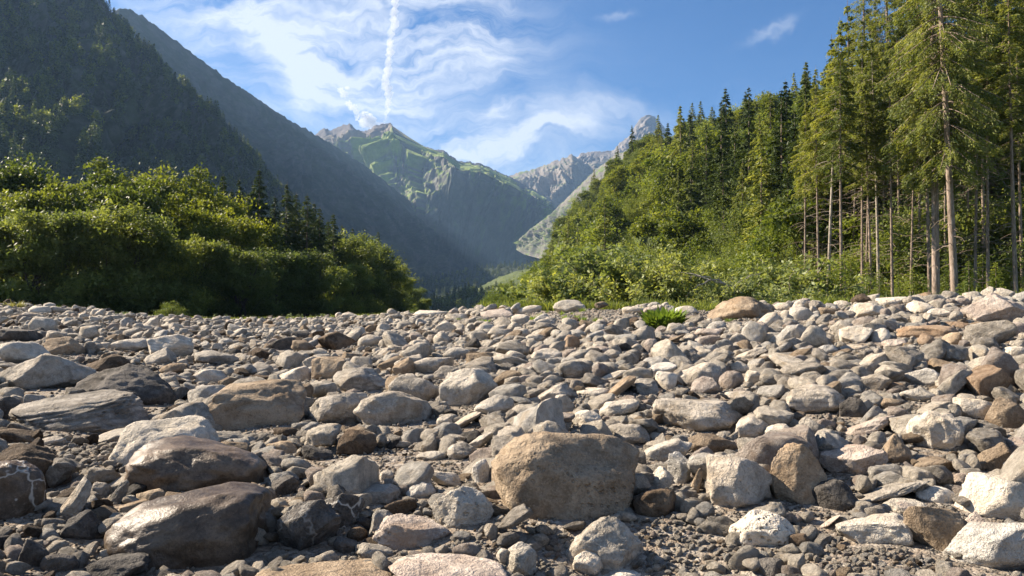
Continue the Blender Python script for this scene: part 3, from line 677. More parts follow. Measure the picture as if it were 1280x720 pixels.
for k, (px, py, w, h, tilt, kind, colw, lm, op) in enumerate(HERO):
    sd = op.get('sd', 200 + k)
    yb = min(py + h * 0.34, 719 + h * .3)
    x0, Y, z0 = hit(px, yb)
    sc = Y / F
    W = w * sc / 2; D = W * op.get('d', random.Random(k).uniform(.62, .95))
    if abs(tilt) > 15: D = min(D, W * .7)
    t = math.radians(abs(tilt))
    # size along the stone's own axes from its tilted silhouette
    Wp, Hp = w * sc / 2, h * sc / 2
    eps = math.atan2(CZ - z0, Y)
    Hv = math.sqrt(max((Hp / math.cos(eps)) ** 2 - (D * math.sin(eps)) ** 2, (0.45 * Hp) ** 2))
    if abs(tilt) > 15:
        c2, s2 = math.cos(t) ** 2, math.sin(t) ** 2
        det = c2 * c2 - s2 * s2
        if abs(det) > .25:
            a2 = (c2 * Wp ** 2 - s2 * Hv ** 2) / det; b2 = (c2 * Hv ** 2 - s2 * Wp ** 2) / det
            a2 = max(a2, .1 * Wp ** 2); b2 = max(b2, (.3 * min(Wp, Hv)) ** 2)
            a, b = math.sqrt(a2), math.sqrt(b2)
        else: a, b = math.hypot(Wp, Hv) * .85, min(Wp, Hv) * .6
    else: a, b = Wp, Hv
    grow = 1.0 if abs(tilt) > 30 else 1.12
    b2_ = b * grow
    lvl = 5 if w * h > 2600 else (4 if w * h > 700 else 3)
    V, Fc = rock_shape(sd, lvl, kind, op.get('st', 0.0))
    mk = op.get('m') or ([{}, {}, dict(veins=.3), dict(bands=.3)][k % 4] if colw in (P_, G_) else {})
    me = mesh_np(stone_name(w), V * np.array([a, D, b2_]), Fc, rmat(colw, **mk), True)
    Yc = Y + D * 0.55
    c = at(px, py, Yc) + np.array([0, 0, -(b2_ - b)])
    az = math.atan2(c[0], c[1])
    o = bpy.data.objects.new(stone_name(w), me); COL.objects.link(o)
    o.location = c; o.rotation_euler = (Matrix.Rotation(-az, 4, 'Z') @ Matrix.Rotation(-math.radians(tilt), 4, 'Y')).to_euler()
    rocks.append(dict(o=o, x=c[0], y=c[1], z=c[2], R=max(a, D) * .9, Rx=Wp, Ry=D, px=px, py=py, w=w, h=h, lm=lm, col=colw, kind=kind, tilt=tilt))

# ---- the shared smaller stones
PAL = [P_, G_, W_, T_, K_, D_, R_c, B_]; PALW = [.36, .25, .11, .10, .09, .055, .015, .02]
protos = []      # (mesh, colour word, kind)
rng = np.random.RandomState(5)
for i in range(26):
    kind = ['a', 'a', 'r', 's', 'a', 'r'][i % 6]
    cw = PAL[[0, 1, 0, 2, 3, 1, 4, 0, 5, 1, 0, 2, 6, 0, 0, 1, 7, 0, 3, 1, 2, 0, 1, 4, 2, 0][i]]
    fl = rng.uniform(.42, .72); md = rng.uniform(.6, .95)
    V, Fc = rock_shape(500 + i, 3, kind, detail=1.2)
    V = V * np.array([1, md, fl])
    protos.append((mesh_np("stone", V, Fc, rmat(cw), True), cw, kind, fl, md))
levels = [(.30, 90, 40), (.23, 2600, 45), (.175, 7000, 50), (.13, 16000, 55), (.092, 32000, 58), (.062, 40000, 50), (.042, 40000, 28), (.028, 34000, 17), (.018, 30000, 10), (.011, 18000, 6.5)]
cell = 0.25; grid = {}
def gadd(x, y, r):
    n = int(math.ceil(r / cell)) if r > cell else 0
    ix, iy = int(math.floor(x / cell)), int(math.floor(y / cell))
    for a in range(-n, n + 1):
        for b in range(-n, n + 1): grid.setdefault((ix + a, iy + b), []).append((x, y, r))
def gfree(x, y, r, k):
    ix, iy = int(math.floor(x / cell)), int(math.floor(y / cell)); n = 1
    for a in range(-n, n + 1):
        for b in range(-n, n + 1):
            for (X, Yy, R) in grid.get((ix + a, iy + b), ()):
                dd = (R + r) * k
                if (X - x) ** 2 + (Yy - y) ** 2 < dd * dd: return False
    return True
for r in rocks: gadd(r['x'], r['y'], min(r['R'], (r['Rx'] * r['Ry']) ** .5) * .95)
hp = np.array([[r['px'], r['py'], r['w'] / 2, r['h'] / 2, r['y']] for r in rocks])
# bare patches of fine gravel: px, py, half width, half height, largest stone allowed
bare = [(480, 588, 110, 26, .02), (740, 398, 110, 10, .05), (1100, 706, 100, 22, .026), (810, 690, 115, 36, .028), (600, 690, 30, 16, .02), (690, 706, 60, 20, .02), (110, 580, 70, 22, .05), (690, 386, 60, 8, .05), (860, 398, 60, 10, .05)]
pts = []
rng = np.random.RandomState(12)
for lr, ntry, ymax in levels:
    ymin = 2.2
    # uniform over the visible wedge, a little wider than the frame
    Yr = np.sqrt(rng.uniform(ymin ** 2, ymax ** 2, ntry)) if lr > .03 else ymin * (ymax / ymin) ** rng.uniform(0, 1, ntry) ** .8
    Yl = 3.4 * (ymax / 3.4) ** rng.uniform(0, 1, ntry); Yr = np.where(rng.rand(ntry) < .45, Yl, Yr)
    Sx = rng.uniform(-.90, .90, ntry); X = Sx * Yr
    R = lr * rng.uniform(.8, 1.25, ntry)
    lim = np.interp(Sx, _ss, _sd) + np.where(Sx > .1, 2.5, 1.5)
    pxs, pys, _ = proj(X, Yr, ground_z(X, Yr, False))
    okm = (Yr < lim) & (R * F / Yr > 0.95)
    for j in np.nonzero(okm)[0]:
        x, y, r = X[j], Yr[j], R[j]
        bad = False
        for b in bare:
            if ((pxs[j] - b[0]) / b[2]) ** 2 + ((pys[j] - b[1]) / b[3]) ** 2 < 1 and r > b[4]: bad = True; break
        if bad: continue
        if not gfree(x, y, r, .57 if lr > .05 else .72): continue
        # do not hide a traced boulder behind a nearer loose stone
        pr = r * F / y
        q = (y < hp[:, 4]) & (((pxs[j] - hp[:, 0]) / (hp[:, 2] + pr * .6)) ** 2 + ((pys[j] - pr * .5 - hp[:, 1]) / (hp[:, 3] + pr * .35)) ** 2 < 1.0)
        if q.any() and pr > 2.5: continue
        if r > .10 and Sx[j] < -.05 and rng.rand() < .6: continue
        if (y < 4.1 and r > .045) or (y < 5.0 and r > .085): continue
        gadd(x, y, r); pts.append((x, y, r))
pts = np.array(pts)
N = len(pts); print("loose stones", N)
rngp = np.random.RandomState(3)
# colours drift with place: warmer and paler to the right, darker on the left
pi = np.zeros(N, int)
sx = pts[:, 0] / pts[:, 1]
dark = sstep(.1, -.5, sx) * .6
for k in range(N):
    while True:
        i = rngp.randint(len(protos)); cw = protos[i][1]
        if cw in (W_, K_) and rngp.rand() < dark[k]: continue
        if cw in (D_, B_) and rngp.rand() > .35 + dark[k]: continue
        if cw == R_c and rngp.rand() > .12: continue
        if cw == B_ and sx[k] > 0 and rngp.rand() > .3: continue
        if cw == T_ and rngp.rand() > .6: continue
        break
    pi[k] = i
gz_ = ground_z(pts[:, 0], pts[:, 1])
zc = gz_ + pts[:, 2] * rngp.uniform(.05, .80, N)
ex = rngp.normal(0, .30, N); ey = rngp.normal(0, .30, N) - .12; ez = rngp.uniform(0, 6.283, N)
ez = np.where(rngp.rand(N) < .55, rngp.normal(.35, .45, N) , ez)
elong = rngp.uniform(.85, 1.3, N); thick = rngp.uniform(.75, 1.35, N)
prad = pts[:, 2] * F / pts[:, 1]
pxs, pys, _ = proj(pts[:, 0], pts[:, 1], zc)
inview = (pxs > -5) & (pxs < 1285) & (pys < 730) & (pts[:, 1] < np.interp(sx, _ss, _sd) - 1.5)
order = np.argsort(-np.where(inview, prad, 0))
NIND = 300 - len(rocks)
single = order[:NIND]; rest = np.ones(N, bool); rest[single] = False
# bigger stones get a finer mesh of their own prototype
fine = {}
for k in single:
    i = pi[k]
    if i not in fine:
        _, cw, kind, fl, md = protos[i]
        V, Fc = rock_shape(500 + i, 4, kind, detail=1.2)
        fine[i] = mesh_np("stone", V * np.array([1, md, fl]), Fc, rmat(cw), True)
    _, cw, kind, fl, md = protos[i]
    x, y, r = pts[k]
    o = bpy.data.objects.new("stone", fine[i]); COL.objects.link(o)
    o.location = (x, y, zc[k]); o.rotation_euler = (ex[k], ey[k], ez[k]); o.scale = (r * elong[k], r / elong[k] ** .3, r * thick[k])
    rocks.append(dict(o=o, x=x, y=y, z=zc[k], R=r, px=float(pxs[k]), py=float(pys[k]), w=2 * prad[k], h=2 * prad[k] * fl, lm=None, col=cw, kind=kind, tilt=0, loose=True, fl=fl))

def instancer(name, P, idx, rot, scl, tone, meshes, label, cat):
    """one object that scatters small meshes over points (geometry nodes)"""
    hid = bpy.data.collections.new(name + "_kinds")
    for q, me_ in enumerate(meshes):
        po = bpy.data.objects.new("%s_kind_%03d" % (name, q), me_); hid.objects.link(po)
    me = bpy.data.meshes.new(name); me.vertices.add(len(P)); me.vertices.foreach_set("co", np.asarray(P, np.float32).ravel())
    for nm, typ, v, f in (("kind_index", 'INT', idx, 'value'), ("turn", 'FLOAT_VECTOR', rot, 'vector'), ("size", 'FLOAT_VECTOR', scl, 'vector'), ("tone", 'FLOAT', tone, 'value')):
        a = me.attributes.new(nm, typ, 'POINT'); a.data.foreach_set(f, np.asarray(v, np.int32 if typ == 'INT' else np.float32).ravel())
    o = bpy.data.objects.new(name, me); COL.objects.link(o)
    g = bpy.data.node_groups.new(name + "_scatter", 'GeometryNodeTree')
    g.interface.new_socket("Geometry", in_out='INPUT', socket_type='NodeSocketGeometry'); g.interface.new_socket("Geometry", in_out='OUTPUT', socket_type='NodeSocketGeometry')
    gi = g.nodes.new('NodeGroupInput'); go = g.nodes.new('NodeGroupOutput')
    m2p = g.nodes.new('GeometryNodeMeshToPoints'); ci = g.nodes.new('GeometryNodeCollectionInfo'); ci.inputs['Collection'].default_value = hid
    ci.inputs['Separate Children'].default_value = True; ci.inputs['Reset Children'].default_value = True
    io = g.nodes.new('GeometryNodeInstanceOnPoints'); io.inputs['Pick Instance'].default_value = True
    def na(nm, typ):
        n = g.nodes.new('GeometryNodeInputNamedAttribute'); n.data_type = typ; n.inputs['Name'].default_value = nm; return n.outputs[0]
    g.links.new(gi.outputs[0], m2p.inputs['Mesh']); g.links.new(m2p.outputs[0], io.inputs['Points']); g.links.new(ci.outputs[0], io.inputs['Instance'])
    g.links.new(na("kind_index", 'INT'), io.inputs['Instance Index'])
    e2r = g.nodes.new('FunctionNodeEulerToRotation'); g.links.new(na("turn", 'FLOAT_VECTOR'), e2r.inputs[0]); g.links.new(e2r.outputs[0], io.inputs['Rotation'])
    g.links.new(na("size", 'FLOAT_VECTOR'), io.inputs['Scale']); g.links.new(io.outputs[0], go.inputs[0])
    md = o.modifiers.new("scatter", 'NODES'); md.node_group = g
    tag(o, label, cat, kind='stuff')
    return o
q = np.nonzero(rest)[0]
instancer("cobbles", np.stack([pts[q, 0], pts[q, 1], zc[q]], -1), pi[q], np.stack([ex, ey, ez], -1)[q],
          np.stack([pts[:, 2] * elong, pts[:, 2] / elong ** .3, pts[:, 2] * thick], -1)[q], rngp.uniform(0, 1, len(q)),
          [p[0] for p in protos], "countless small grey and tan cobbles covering the dry riverbed", "cobbles")
# ------------------------------------------------------------------ trees
from mathutils.bvhtree import BVHTree
def leaf_mat(name, c0, c1, trans=0.35, tcol=1.7):
    m, nt, out = new_mat(name)
    oi = nt.new('ShaderNodeObjectInfo').outputs['Random']
    it = nt.new('ShaderNodeAttribute', attribute_name='tone', attribute_type='INSTANCER').outputs['Fac']
    a = nt.new('ShaderNodeAttribute', attribute_name='leaf').outputs['Fac']
    r = nt.math('FRACT', nt.math('ADD', oi, it))
    c = nt.mix(a, c0, c1)
    c = nt.mix(1.0, c, nt.ramp(r, [(0, (.62, .70, .80)), (.5, (1, 1, 1)), (1, (1.3, 1.24, .98))]), 'MULTIPLY')
    t = nt.mix(1.0, c, (tcol, tcol * .95, tcol * .45), 'MULTIPLY')
    d = nt.new('ShaderNodeBsdfPrincipled', ins={'Base Color': c, 'Roughness': 0.55}); d.inputs['Specular IOR Level'].default_value = 0.3
    tr = nt.new('ShaderNodeBsdfTranslucent', ins={'Color': t})
    mx = nt.new('ShaderNodeMixShader'); mx.inputs[0].default_value = trans
    nt.l.new(d.outputs[0], mx.inputs[1]); nt.l.new(tr.outputs[0], mx.inputs[2]); nt.l.new(mx.outputs[0], out.inputs[0])
    return m
def bark_mat(name, c0, c1, sc=3.0):
    m, nt, out = new_mat(name)
    tc = nt.new('ShaderNodeTexCoord').outputs['Object']
    mp = nt.new('ShaderNodeMapping'); nt.l.new(tc, mp.inputs[0]); mp.inputs['Scale'].default_value = (sc * 2.5, sc * 2.5, sc * .6)
    n = nt.noise(mp.outputs[0], 1.6, 6, .7); n2 = nt.noise(tc, .8, 3, .6)
    c = nt.mix(nt.mapr(n, .38, .62), c0, c1); c = nt.mix(nt.mapr(n2, .4, .65), c, nt.mix(1.0, c, (.62, .6, .55), 'MULTIPLY'))
    b = nt.new('ShaderNodeBsdfPrincipled', ins={'Base Color': c, 'Roughness': .9}); b.inputs['Specular IOR Level'].default_value = .15
    bp = nt.new('ShaderNodeBump', ins={'Height': n, 'Strength': .8, 'Distance': .05}); nt.l.new(bp.outputs[0], b.inputs['Normal'])
    nt.l.new(b.outputs[0], out.inputs[0]); return m
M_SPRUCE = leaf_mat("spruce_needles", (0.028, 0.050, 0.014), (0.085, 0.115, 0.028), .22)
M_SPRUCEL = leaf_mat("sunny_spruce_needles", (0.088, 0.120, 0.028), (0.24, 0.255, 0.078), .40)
M_LEAF = leaf_mat("broad_leaves", (0.058, 0.085, 0.015), (0.175, 0.20, 0.040), .44)
M_WILLOW = leaf_mat("willow_leaves", (0.075, 0.105, 0.028), (0.185, 0.215, 0.066), .44)
M_BUSH = leaf_mat("bright_bush_leaves", (0.085, 0.125, 0.020), (0.20, 0.235, 0.055), .42)
M_LIGHTLEAF = leaf_mat("pale_willow_leaves", (0.13, 0.165, 0.04), (0.31, 0.34, 0.13), .38)
M_BARK = bark_mat("spruce_bark", (0.19, 0.145, 0.115), (0.42, 0.33, 0.27))
M_PALEBARK = bark_mat("pale_bark", (0.26, 0.22, 0.18), (0.48, 0.42, 0.35))
M_DARKBARK = bark_mat("dark_bark", (0.05, 0.042, 0.035), (0.13, 0.11, 0.09))

def tube(pts, rad_, seg=6):
    pts = np.asarray(pts, float); n = len(pts); rad_ = np.asarray(rad_, float)
    tg = np.gradient(pts, axis=0); tg /= (np.linalg.norm(tg, axis=1, keepdims=True) + 1e-9)
    ref = np.where(np.abs(tg[:, 2:3]) > .9, np.array([[1., 0, 0]]), np.array([[0, 0, 1.]]))
    a = np.cross(tg, ref); a /= (np.linalg.norm(a, axis=1, keepdims=True) + 1e-9); b = np.cross(tg, a)
    th = np.linspace(0, 2 * math.pi, seg, endpoint=False)
    V = pts[:, None] + rad_[:, None, None] * (a[:, None] * np.cos(th)[None, :, None] + b[:, None] * np.sin(th)[None, :, None])
    i = np.arange(n * seg).reshape(n, seg); j = np.roll(i, -1, 1)
    return V.reshape(-1, 3), np.stack([i[:-1], j[:-1], j[1:], i[1:]], -1).reshape(-1, 4)
class Acc:
    def __init__(s): s.V = []; s.F = []; s.n = 0; s.T = []
    def add(s, V, Fc, t=None):
        s.V.append(V); s.F.append(np.asarray(Fc) + s.n); s.n += len(V); s.T.append(np.full(len(V), .5) if t is None else t)
    def mesh(s, name, mat, smooth=True):
        return mesh_np(name, np.concatenate(s.V), np.concatenate(s.F), mat, smooth, {'leaf': np.concatenate(s.T)})
def leaves(rng, C, size, up=0.4, aspect=0.5, dirs=None, tone=None, droop=0.0):
    """a diamond shaped leaf or sprig at every centre in C"""
    n = len(C)
    d = rng.normal(size=(n, 3)) if dirs is None else dirs + rng.normal(size=(n, 3)) * .35
    d[:, 2] -= droop
    d /= np.linalg.norm(d, axis=1, keepdims=True) + 1e-9
    nn = rng.normal(size=(n, 3)); nn[:, 2] = np.abs(nn[:, 2]) + up
    s = np.cross(d, nn); s /= np.linalg.norm(s, axis=1, keepdims=True) + 1e-9
    L = size * rng.uniform(.6, 1.35, n)[:, None]
    Wd = L * aspect
    V = np.stack([C - d * L * .5, C + s * Wd * .5 + d * L * .05, C + d * L * .5, C - s * Wd * .5 + d * L * .05], 1).reshape(-1, 3)
    Fc = np.arange(n * 4).reshape(n, 4)
    t = rng.uniform(0, 1, n) if tone is None else np.clip(tone + rng.normal(0, .18, n), 0, 1)
    return V, Fc, np.repeat(t, 4)

def make_broadleaf(seed, H=12.0, R=4.2, nclump=200, per=105, leaf=.31, mat=None, bark=None, low=.06, trunk_r=.17, multi=1, aspect=.55, flat=.75):
    rng = np.random.RandomState(seed)
    tr = Acc(); cr = Acc()
    # the crown's outline: a lumpy volume built from several big lobes
    lobes = []
    for k in range(10):
        a = rng.uniform(0, 6.28); hh = rng.uniform(.30, .86); rr = R * math.sqrt(max(0, 1 - ((hh - .5) / .62) ** 2)) * rng.uniform(.35, .75)
        lobes.append((rr * math.cos(a), rr * math.sin(a), H * hh, R * rng.uniform(.24, .42)))
    lobes.append((0, 0, H * .84, R * .42)); lobes.append((0, 0, H * .45, R * .6))
    if low < .1:
        for k in range(6):
            a = rng.uniform(0, 6.28); lobes.append((R * .6 * math.cos(a), R * .6 * math.sin(a), H * rng.uniform(.1, .25), R * .42))
    cen = []
    for k in range(nclump):
        lx, ly, lz, lr = lobes[rng.randint(len(lobes))]
        d = rng.normal(size=3); d /= np.linalg.norm(d); d[2] = d[2] * .9 + .12
        p = np.array([lx, ly, lz]) + d * lr * rng.uniform(.62, 1.05)
        if p[2] > H * low: cen.append(p)
    cen = np.array(cen)
    for k, p in enumerate(cen):
        s = R * rng.uniform(.07, .15)
        n = int(per * rng.uniform(.6, 1.4))
        C = rng.normal(size=(n, 3)) * np.array([s, s, s * flat]) + p
        V, Fc, t = leaves(rng, C, leaf, up=.9, aspect=aspect, tone=rng.uniform(.15, .85)); cr.add(V, Fc, t)
    for q in range(multi):
        off = np.array([rng.normal(0, .35), rng.normal(0, .35), 0]) * (multi > 1)
        top = np.array([rng.normal(0, R * .25), rng.normal(0, R * .25), H * .8])
        ts = np.linspace(0, 1, 9)[:, None]
        pth = off * (1 - ts) * 1.0 + top * ts + np.array([0, 0, 0]) + rng.normal(size=(9, 3)) * .09 * np.array([1, 1, 0]); pth[0, 2] = -.5
        V, Fc = tube(pth, trunk_r * (1 - .85 * ts[:, 0]), 8); tr.add(V, Fc)
        for k in rng.choice(len(cen), min(len(cen), 34 // multi), replace=False):
            p = cen[k]; t0 = np.clip(p[2] / H - .25, .08, .8); s0 = pth[int(t0 * 8)]
            mid = (s0 + p) / 2 + np.array([0, 0, -.25]) + rng.normal(size=3) * .2
            tt = np.linspace(0, 1, 5)[:, None]
            c = s0 * (1 - tt) ** 2 + 2 * mid * tt * (1 - tt) + p * tt ** 2
            V, Fc = tube(c, trunk_r * .34 * (1 - .8 * tt[:, 0]), 4); tr.add(V, Fc)
    return tr.mesh("trunk", bark or M_DARKBARK), cr.mesh("crown", mat or M_LEAF, False), H

def make_spruce(seed, H=20.0, R=3.0, clear=.06, whorls=46, nb=6, tw=26, sprig=.34, mat=None, bark=None, trunk_r=.2, dead=0, power=.85, gap=.12, lean=0.0, thin=.30):
    rng = np.random.RandomState(seed)
    tr = Acc(); cr = Acc()
    zs = np.linspace(-.6, H, 18); bend = np.stack([np.sin(zs / H * 2.2 + seed) * .12 * H / 20 + lean * zs, np.cos(zs / H * 1.7 + seed) * .10 * H / 20, zs], 1)
    V, Fc = tube(bend, trunk_r * np.clip(1 - (zs / H), .03, 1) ** .8 * np.where(zs < .5, 1.2, 1.0), 9); tr.add(V, Fc)
    def stem(z): return np.array([np.interp(z, zs, bend[:, 0]), np.interp(z, zs, bend[:, 1]), z])
    for w in range(whorls):
        f = (w + rng.uniform(-.3, .3)) / whorls; f = min(max(f, 0), .995)
        z = H * (clear + (1 - clear) * f)
        prof = (1 - f) ** power * min(1, .45 + f * 3.2)
        tone0 = rng.uniform(.25, .75)
        for b in range(nb):
            if rng.rand() < gap: continue
            a = rng.uniform(0, 6.283); L = max(R * prof * rng.uniform(.6, 1.2), .18)
            d = np.array([math.cos(a), math.sin(a), 0])
            rise = .35 * f - .22
            tt = np.linspace(0, 1, 6)
            drop = L * (rise * tt - .42 * tt ** 2 + .16 * tt ** 3.5)
            pth = stem(z) + d[None] * (L * tt)[:, None] + np.array([0, 0, 1.])[None] * drop[:, None]
            if L > .5:
                V, Fc = tube(pth, .028 * (L / 2) * (1 - .8 * tt) + .004, 3); tr.add(V, Fc) if dead else cr.add(V, Fc, np.full(len(V), .0))
            n = max(5, int(tw * L / R * 1.6))
            t = rng.uniform(.10 if L < 1 else .22, 1.02, n) ** .8
            side = np.array([-d[1], d[0], 0]); sw = (rng.uniform(-1, 1, n) * L * .30 * (1.15 - t))
            C = stem(z)[None] + d[None] * (L * t)[:, None] + side[None] * sw[:, None]
            C[:, 2] += np.interp(t, tt, drop) - np.abs(rng.normal(0, .24, n)) * (.5 + L * .2)
            dirs = d[None] * .7 + side[None] * np.sign(sw)[:, None] * .75 + np.array([[0, 0, -.35]])
            V, Fc, tn = leaves(rng, C, sprig * (.75 + .25 * min(1, L / R * 2)), up=.8, aspect=thin, dirs=dirs, tone=tone0 + .25 * (t - .5), droop=.12); cr.add(V, Fc, tn)
    for k in range(dead):
        z = H * clear * rng.uniform(.15, 1.15); a = rng.uniform(0, 6.283); L = rng.uniform(.4, 2.0)
        tt = np.linspace(0, 1, 4)[:, None]
        pth = stem(z) + np.array([math.cos(a), math.sin(a), 0])[None] * L * tt + np.array([0, 0, 1.])[None] * (L * (.1 * tt - .35 * tt ** 2)) + rng.normal(size=(4, 3)) * .04 * tt
        V, Fc = tube(pth, .018 * (1 - .7 * tt[:, 0]) + .003, 3); tr.add(V, Fc)
    return tr.mesh("trunk", bark or M_BARK), cr.mesh("crown", mat or M_SPRUCE, False), H

BL = [make_broadleaf(1, 12, 4.3), make_broadleaf(2, 13, 4.0, nclump=210), make_broadleaf(3, 11, 4.6, mat=M_WILLOW, aspect=.42, leaf=.37), make_broadleaf(4, 10, 4.2, mat=M_WILLOW, aspect=.42, leaf=.37, multi=3), make_broadleaf(6, 12, 3.7)]
HB = [make_broadleaf(11, 12, 4.2, nclump=150, per=70, leaf=.42), make_broadleaf(12, 13, 4.4, nclump=150, per=70, leaf=.42), make_broadleaf(13, 12, 4.8, nclump=150, per=70, leaf=.42, mat=M_BUSH)]
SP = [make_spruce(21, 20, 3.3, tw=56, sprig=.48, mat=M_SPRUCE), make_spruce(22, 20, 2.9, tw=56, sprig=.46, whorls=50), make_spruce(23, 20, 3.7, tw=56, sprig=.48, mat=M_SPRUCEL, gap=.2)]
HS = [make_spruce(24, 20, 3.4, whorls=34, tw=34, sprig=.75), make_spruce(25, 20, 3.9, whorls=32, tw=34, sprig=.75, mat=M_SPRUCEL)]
NSP = [make_spruce(31, 28, 4.6, clear=.12, whorls=60, nb=8, tw=190, sprig=.25, mat=M_SPRUCEL, dead=26, trunk_r=.30, gap=.30, thin=.24),
       make_spruce(32, 28, 4.2, clear=.24, whorls=54, nb=8, tw=190, sprig=.25, mat=M_SPRUCEL, dead=40, trunk_r=.26, gap=.32, thin=.24),
       make_spruce(33, 26, 3.8, clear=.10, whorls=56, nb=7, tw=190, sprig=.25, mat=M_SPRUCEL, dead=20, trunk_r=.24, thin=.30)]
TRK = [make_spruce(41, 24, 2.4, clear=.52, whorls=30, nb=6, tw=90, sprig=.26, mat=M_SPRUCEL, bark=M_BARK, dead=60, trunk_r=.15, thin=.30),
       make_spruce(42, 24, 2.2, clear=.60, whorls=26, nb=6, tw=90, sprig=.26, mat=M_SPRUCEL, bark=M_PALEBARK, dead=44, trunk_r=.14, lean=.045, thin=.30),
       make_spruce(43, 22, 2.0, clear=.56, whorls=26, nb=5, tw=90, sprig=.26, mat=M_SPRUCEL, bark=M_BARK, dead=60, trunk_r=.12, thin=.30)]
YSP = [make_spruce(51, 5, 1.5, clear=.02, whorls=22, nb=6, tw=26, sprig=.22, mat=M_BUSH, trunk_r=.05, thin=.3)]
SHR = [make_broadleaf(61, 4.5, 2.6, nclump=90, per=90, leaf=.14, mat=M_BUSH, low=.04, trunk_r=.05, multi=5), make_broadleaf(62, 4.0, 2.8, nclump=90, per=90, leaf=.14, mat=M_WILLOW, low=.04, trunk_r=.05, multi=5)]
# open willow shrub with large separate leaves on bare grey rods
def make_open_shrub(seed, H=5., R=3.6):
    rng = np.random.RandomState(seed); tr = Acc(); cr = Acc()
    for k in range(26):
        a = rng.uniform(0, 6.283); el = rng.uniform(.15, 1.3); L = H * rng.uniform(.55, 1.02)
        d = np.array([math.cos(a) * math.cos(el) * R / H * 1.2, math.sin(a) * math.cos(el) * R / H * 1.2, math.sin(el)])
        tt = np.linspace(0, 1, 8)[:, None]
        pth = rng.normal(size=3) * np.array([.3, .3, 0]) + d * L * tt + np.array([0, 0, -.35 * L * .4]) * tt ** 2 + np.cumsum(rng.normal(size=(8, 3)) * .05, 0)
        V, Fc = tube(pth, .035 * (1 - .8 * tt[:, 0]) + .004, 4); tr.add(V, Fc)
        for j in range(9):
            t0 = rng.uniform(.25, 1); s0 = np.array([np.interp(t0, tt[:, 0], pth[:, c]) for c in range(3)])
            e = s0 + rng.normal(size=3) * .45 + np.array([0, 0, .3]); q = np.linspace(0, 1, 4)[:, None]
            V, Fc = tube(s0 * (1 - q) + e * q, .010 * (1 - .7 * q[:, 0]) + .002, 3); tr.add(V, Fc)
            n = 30; w = rng.uniform(0, 1.05, n)[:, None]
            C = s0 * (1 - w) + e * w + rng.normal(size=(n, 3)) * .14
            V, Fc, t = leaves(rng, C, .25, up=.5, aspect=.5, tone=rng.uniform(.3, .9)); cr.add(V, Fc, t)
    return tr.mesh("branches", M_PALEBARK), cr.mesh("leaves", M_LIGHTLEAF, False), H
OSH = [make_open_shrub(71), make_open_shrub(72, 4.5, 4.)]

hm = hillH[0].data
bvhH = BVHTree.FromPolygons([v.co[:] for v in hm.vertices], [p.vertices[:] for p in hm.polygons])
def surf(x, y):
    z = float(ground_z(np.array([x]), np.array([y]))[0])
    h = bvhH.ray_cast(Vector((x, y, 900)), Vector((0, 0, -1)))
    return max(z, h[0].z) if h[0] is not None else z
trees = []
trng = random.Random(9)
def put_tree(proto, name, px, top, Y, zone, squash=1.0, x=None, lean=0.0, height=None, cat='tree', parts=None, turn=None):
    """a tree whose foot stands on the ground below that line of sight, tall enough to reach the height seen"""
    if x is None: x = at(px, 380, Y)[0]
    z = surf(x, Y)
    h = height if height else at(px, top, Y)[2] - z
    h = max(h, 1.0); s = h / proto[2]
    e = bpy.data.objects.new(name, None); COL.objects.link(e); e.empty_display_size = .5
    e.location = (x, Y, z - .05); e.rotation_euler = (lean * .3, lean, trng.uniform(0, 6.283) if turn is None else turn)
    w = s * squash * trng.uniform(.92, 1.1)
    e.scale = (w, w, s)
    for me, nm in zip(proto[:2], parts or ("trunk", "crown")):
        c = bpy.data.objects.new(nm, me); COL.objects.link(c); c.parent = e
    P = proj(x, Y, z + h * .6)
    trees.append(dict(o=e, x=x, y=Y, z=z, h=h, px=float(P[0]), py=float(P[1]), top=float(proj(x, Y, z + h)[1]), zone=zone, name=name, mesh=proto[1].name, proto=proto))
    return e
# the grove on the left bank
for px, top, Y in [(-30, 205, 74), (20, 198, 76), (75, 220, 76), (142, 190, 78), (190, 211, 78), (236, 203, 80), (264, 232, 80),
                   (2, 232, 64), (52, 232, 63), (105, 222, 64), (165, 226, 65), (216, 236, 66), (252, 252, 68), (292, 262, 72), (332, 276, 76)]:
    put_tree(trng.choice([BL[0], BL[1], BL[4]]), "broadleaf_tree", px, top, Y, 'left bank', 1.0)
for px, top, Y in [(-45, 272, 54), (-8, 268, 54), (40, 265, 54), (92, 258, 55), (134, 252, 56), (180, 274, 57), (215, 292, 58), (249, 294, 60), (303, 313, 62), (345, 308, 68), (385, 314, 76), (420, 330, 84), (445, 326, 95),
                   (432, 290, 108), (457, 296, 118), (485, 322, 130), (503, 342, 140), (518, 358, 150), (532, 372, 160), (470, 345, 105), (495, 362, 120)]:
    put_tree(trng.choice([BL[2], BL[3], BL[2], BL[0]]), "broadleaf_tree", px, top, Y, 'left bank', 1.15)
for px, top, Y in [(262, 238, 92), (279, 217, 90), (298, 221, 90), (325, 210, 90), (342, 244, 92), (357, 226, 94), (382, 241, 96), (398, 258, 98), (416, 266, 102), (310, 240, 88), (472, 288, 124), (441, 284, 120), (368, 240, 98), (392, 252, 104), (409, 275, 106), (426, 280, 112), (288, 236, 96), (315, 228, 98)]:
    put_tree(trng.choice(SP[:2]), "spruce_tree", px, top, Y, 'left bank', 1.55)
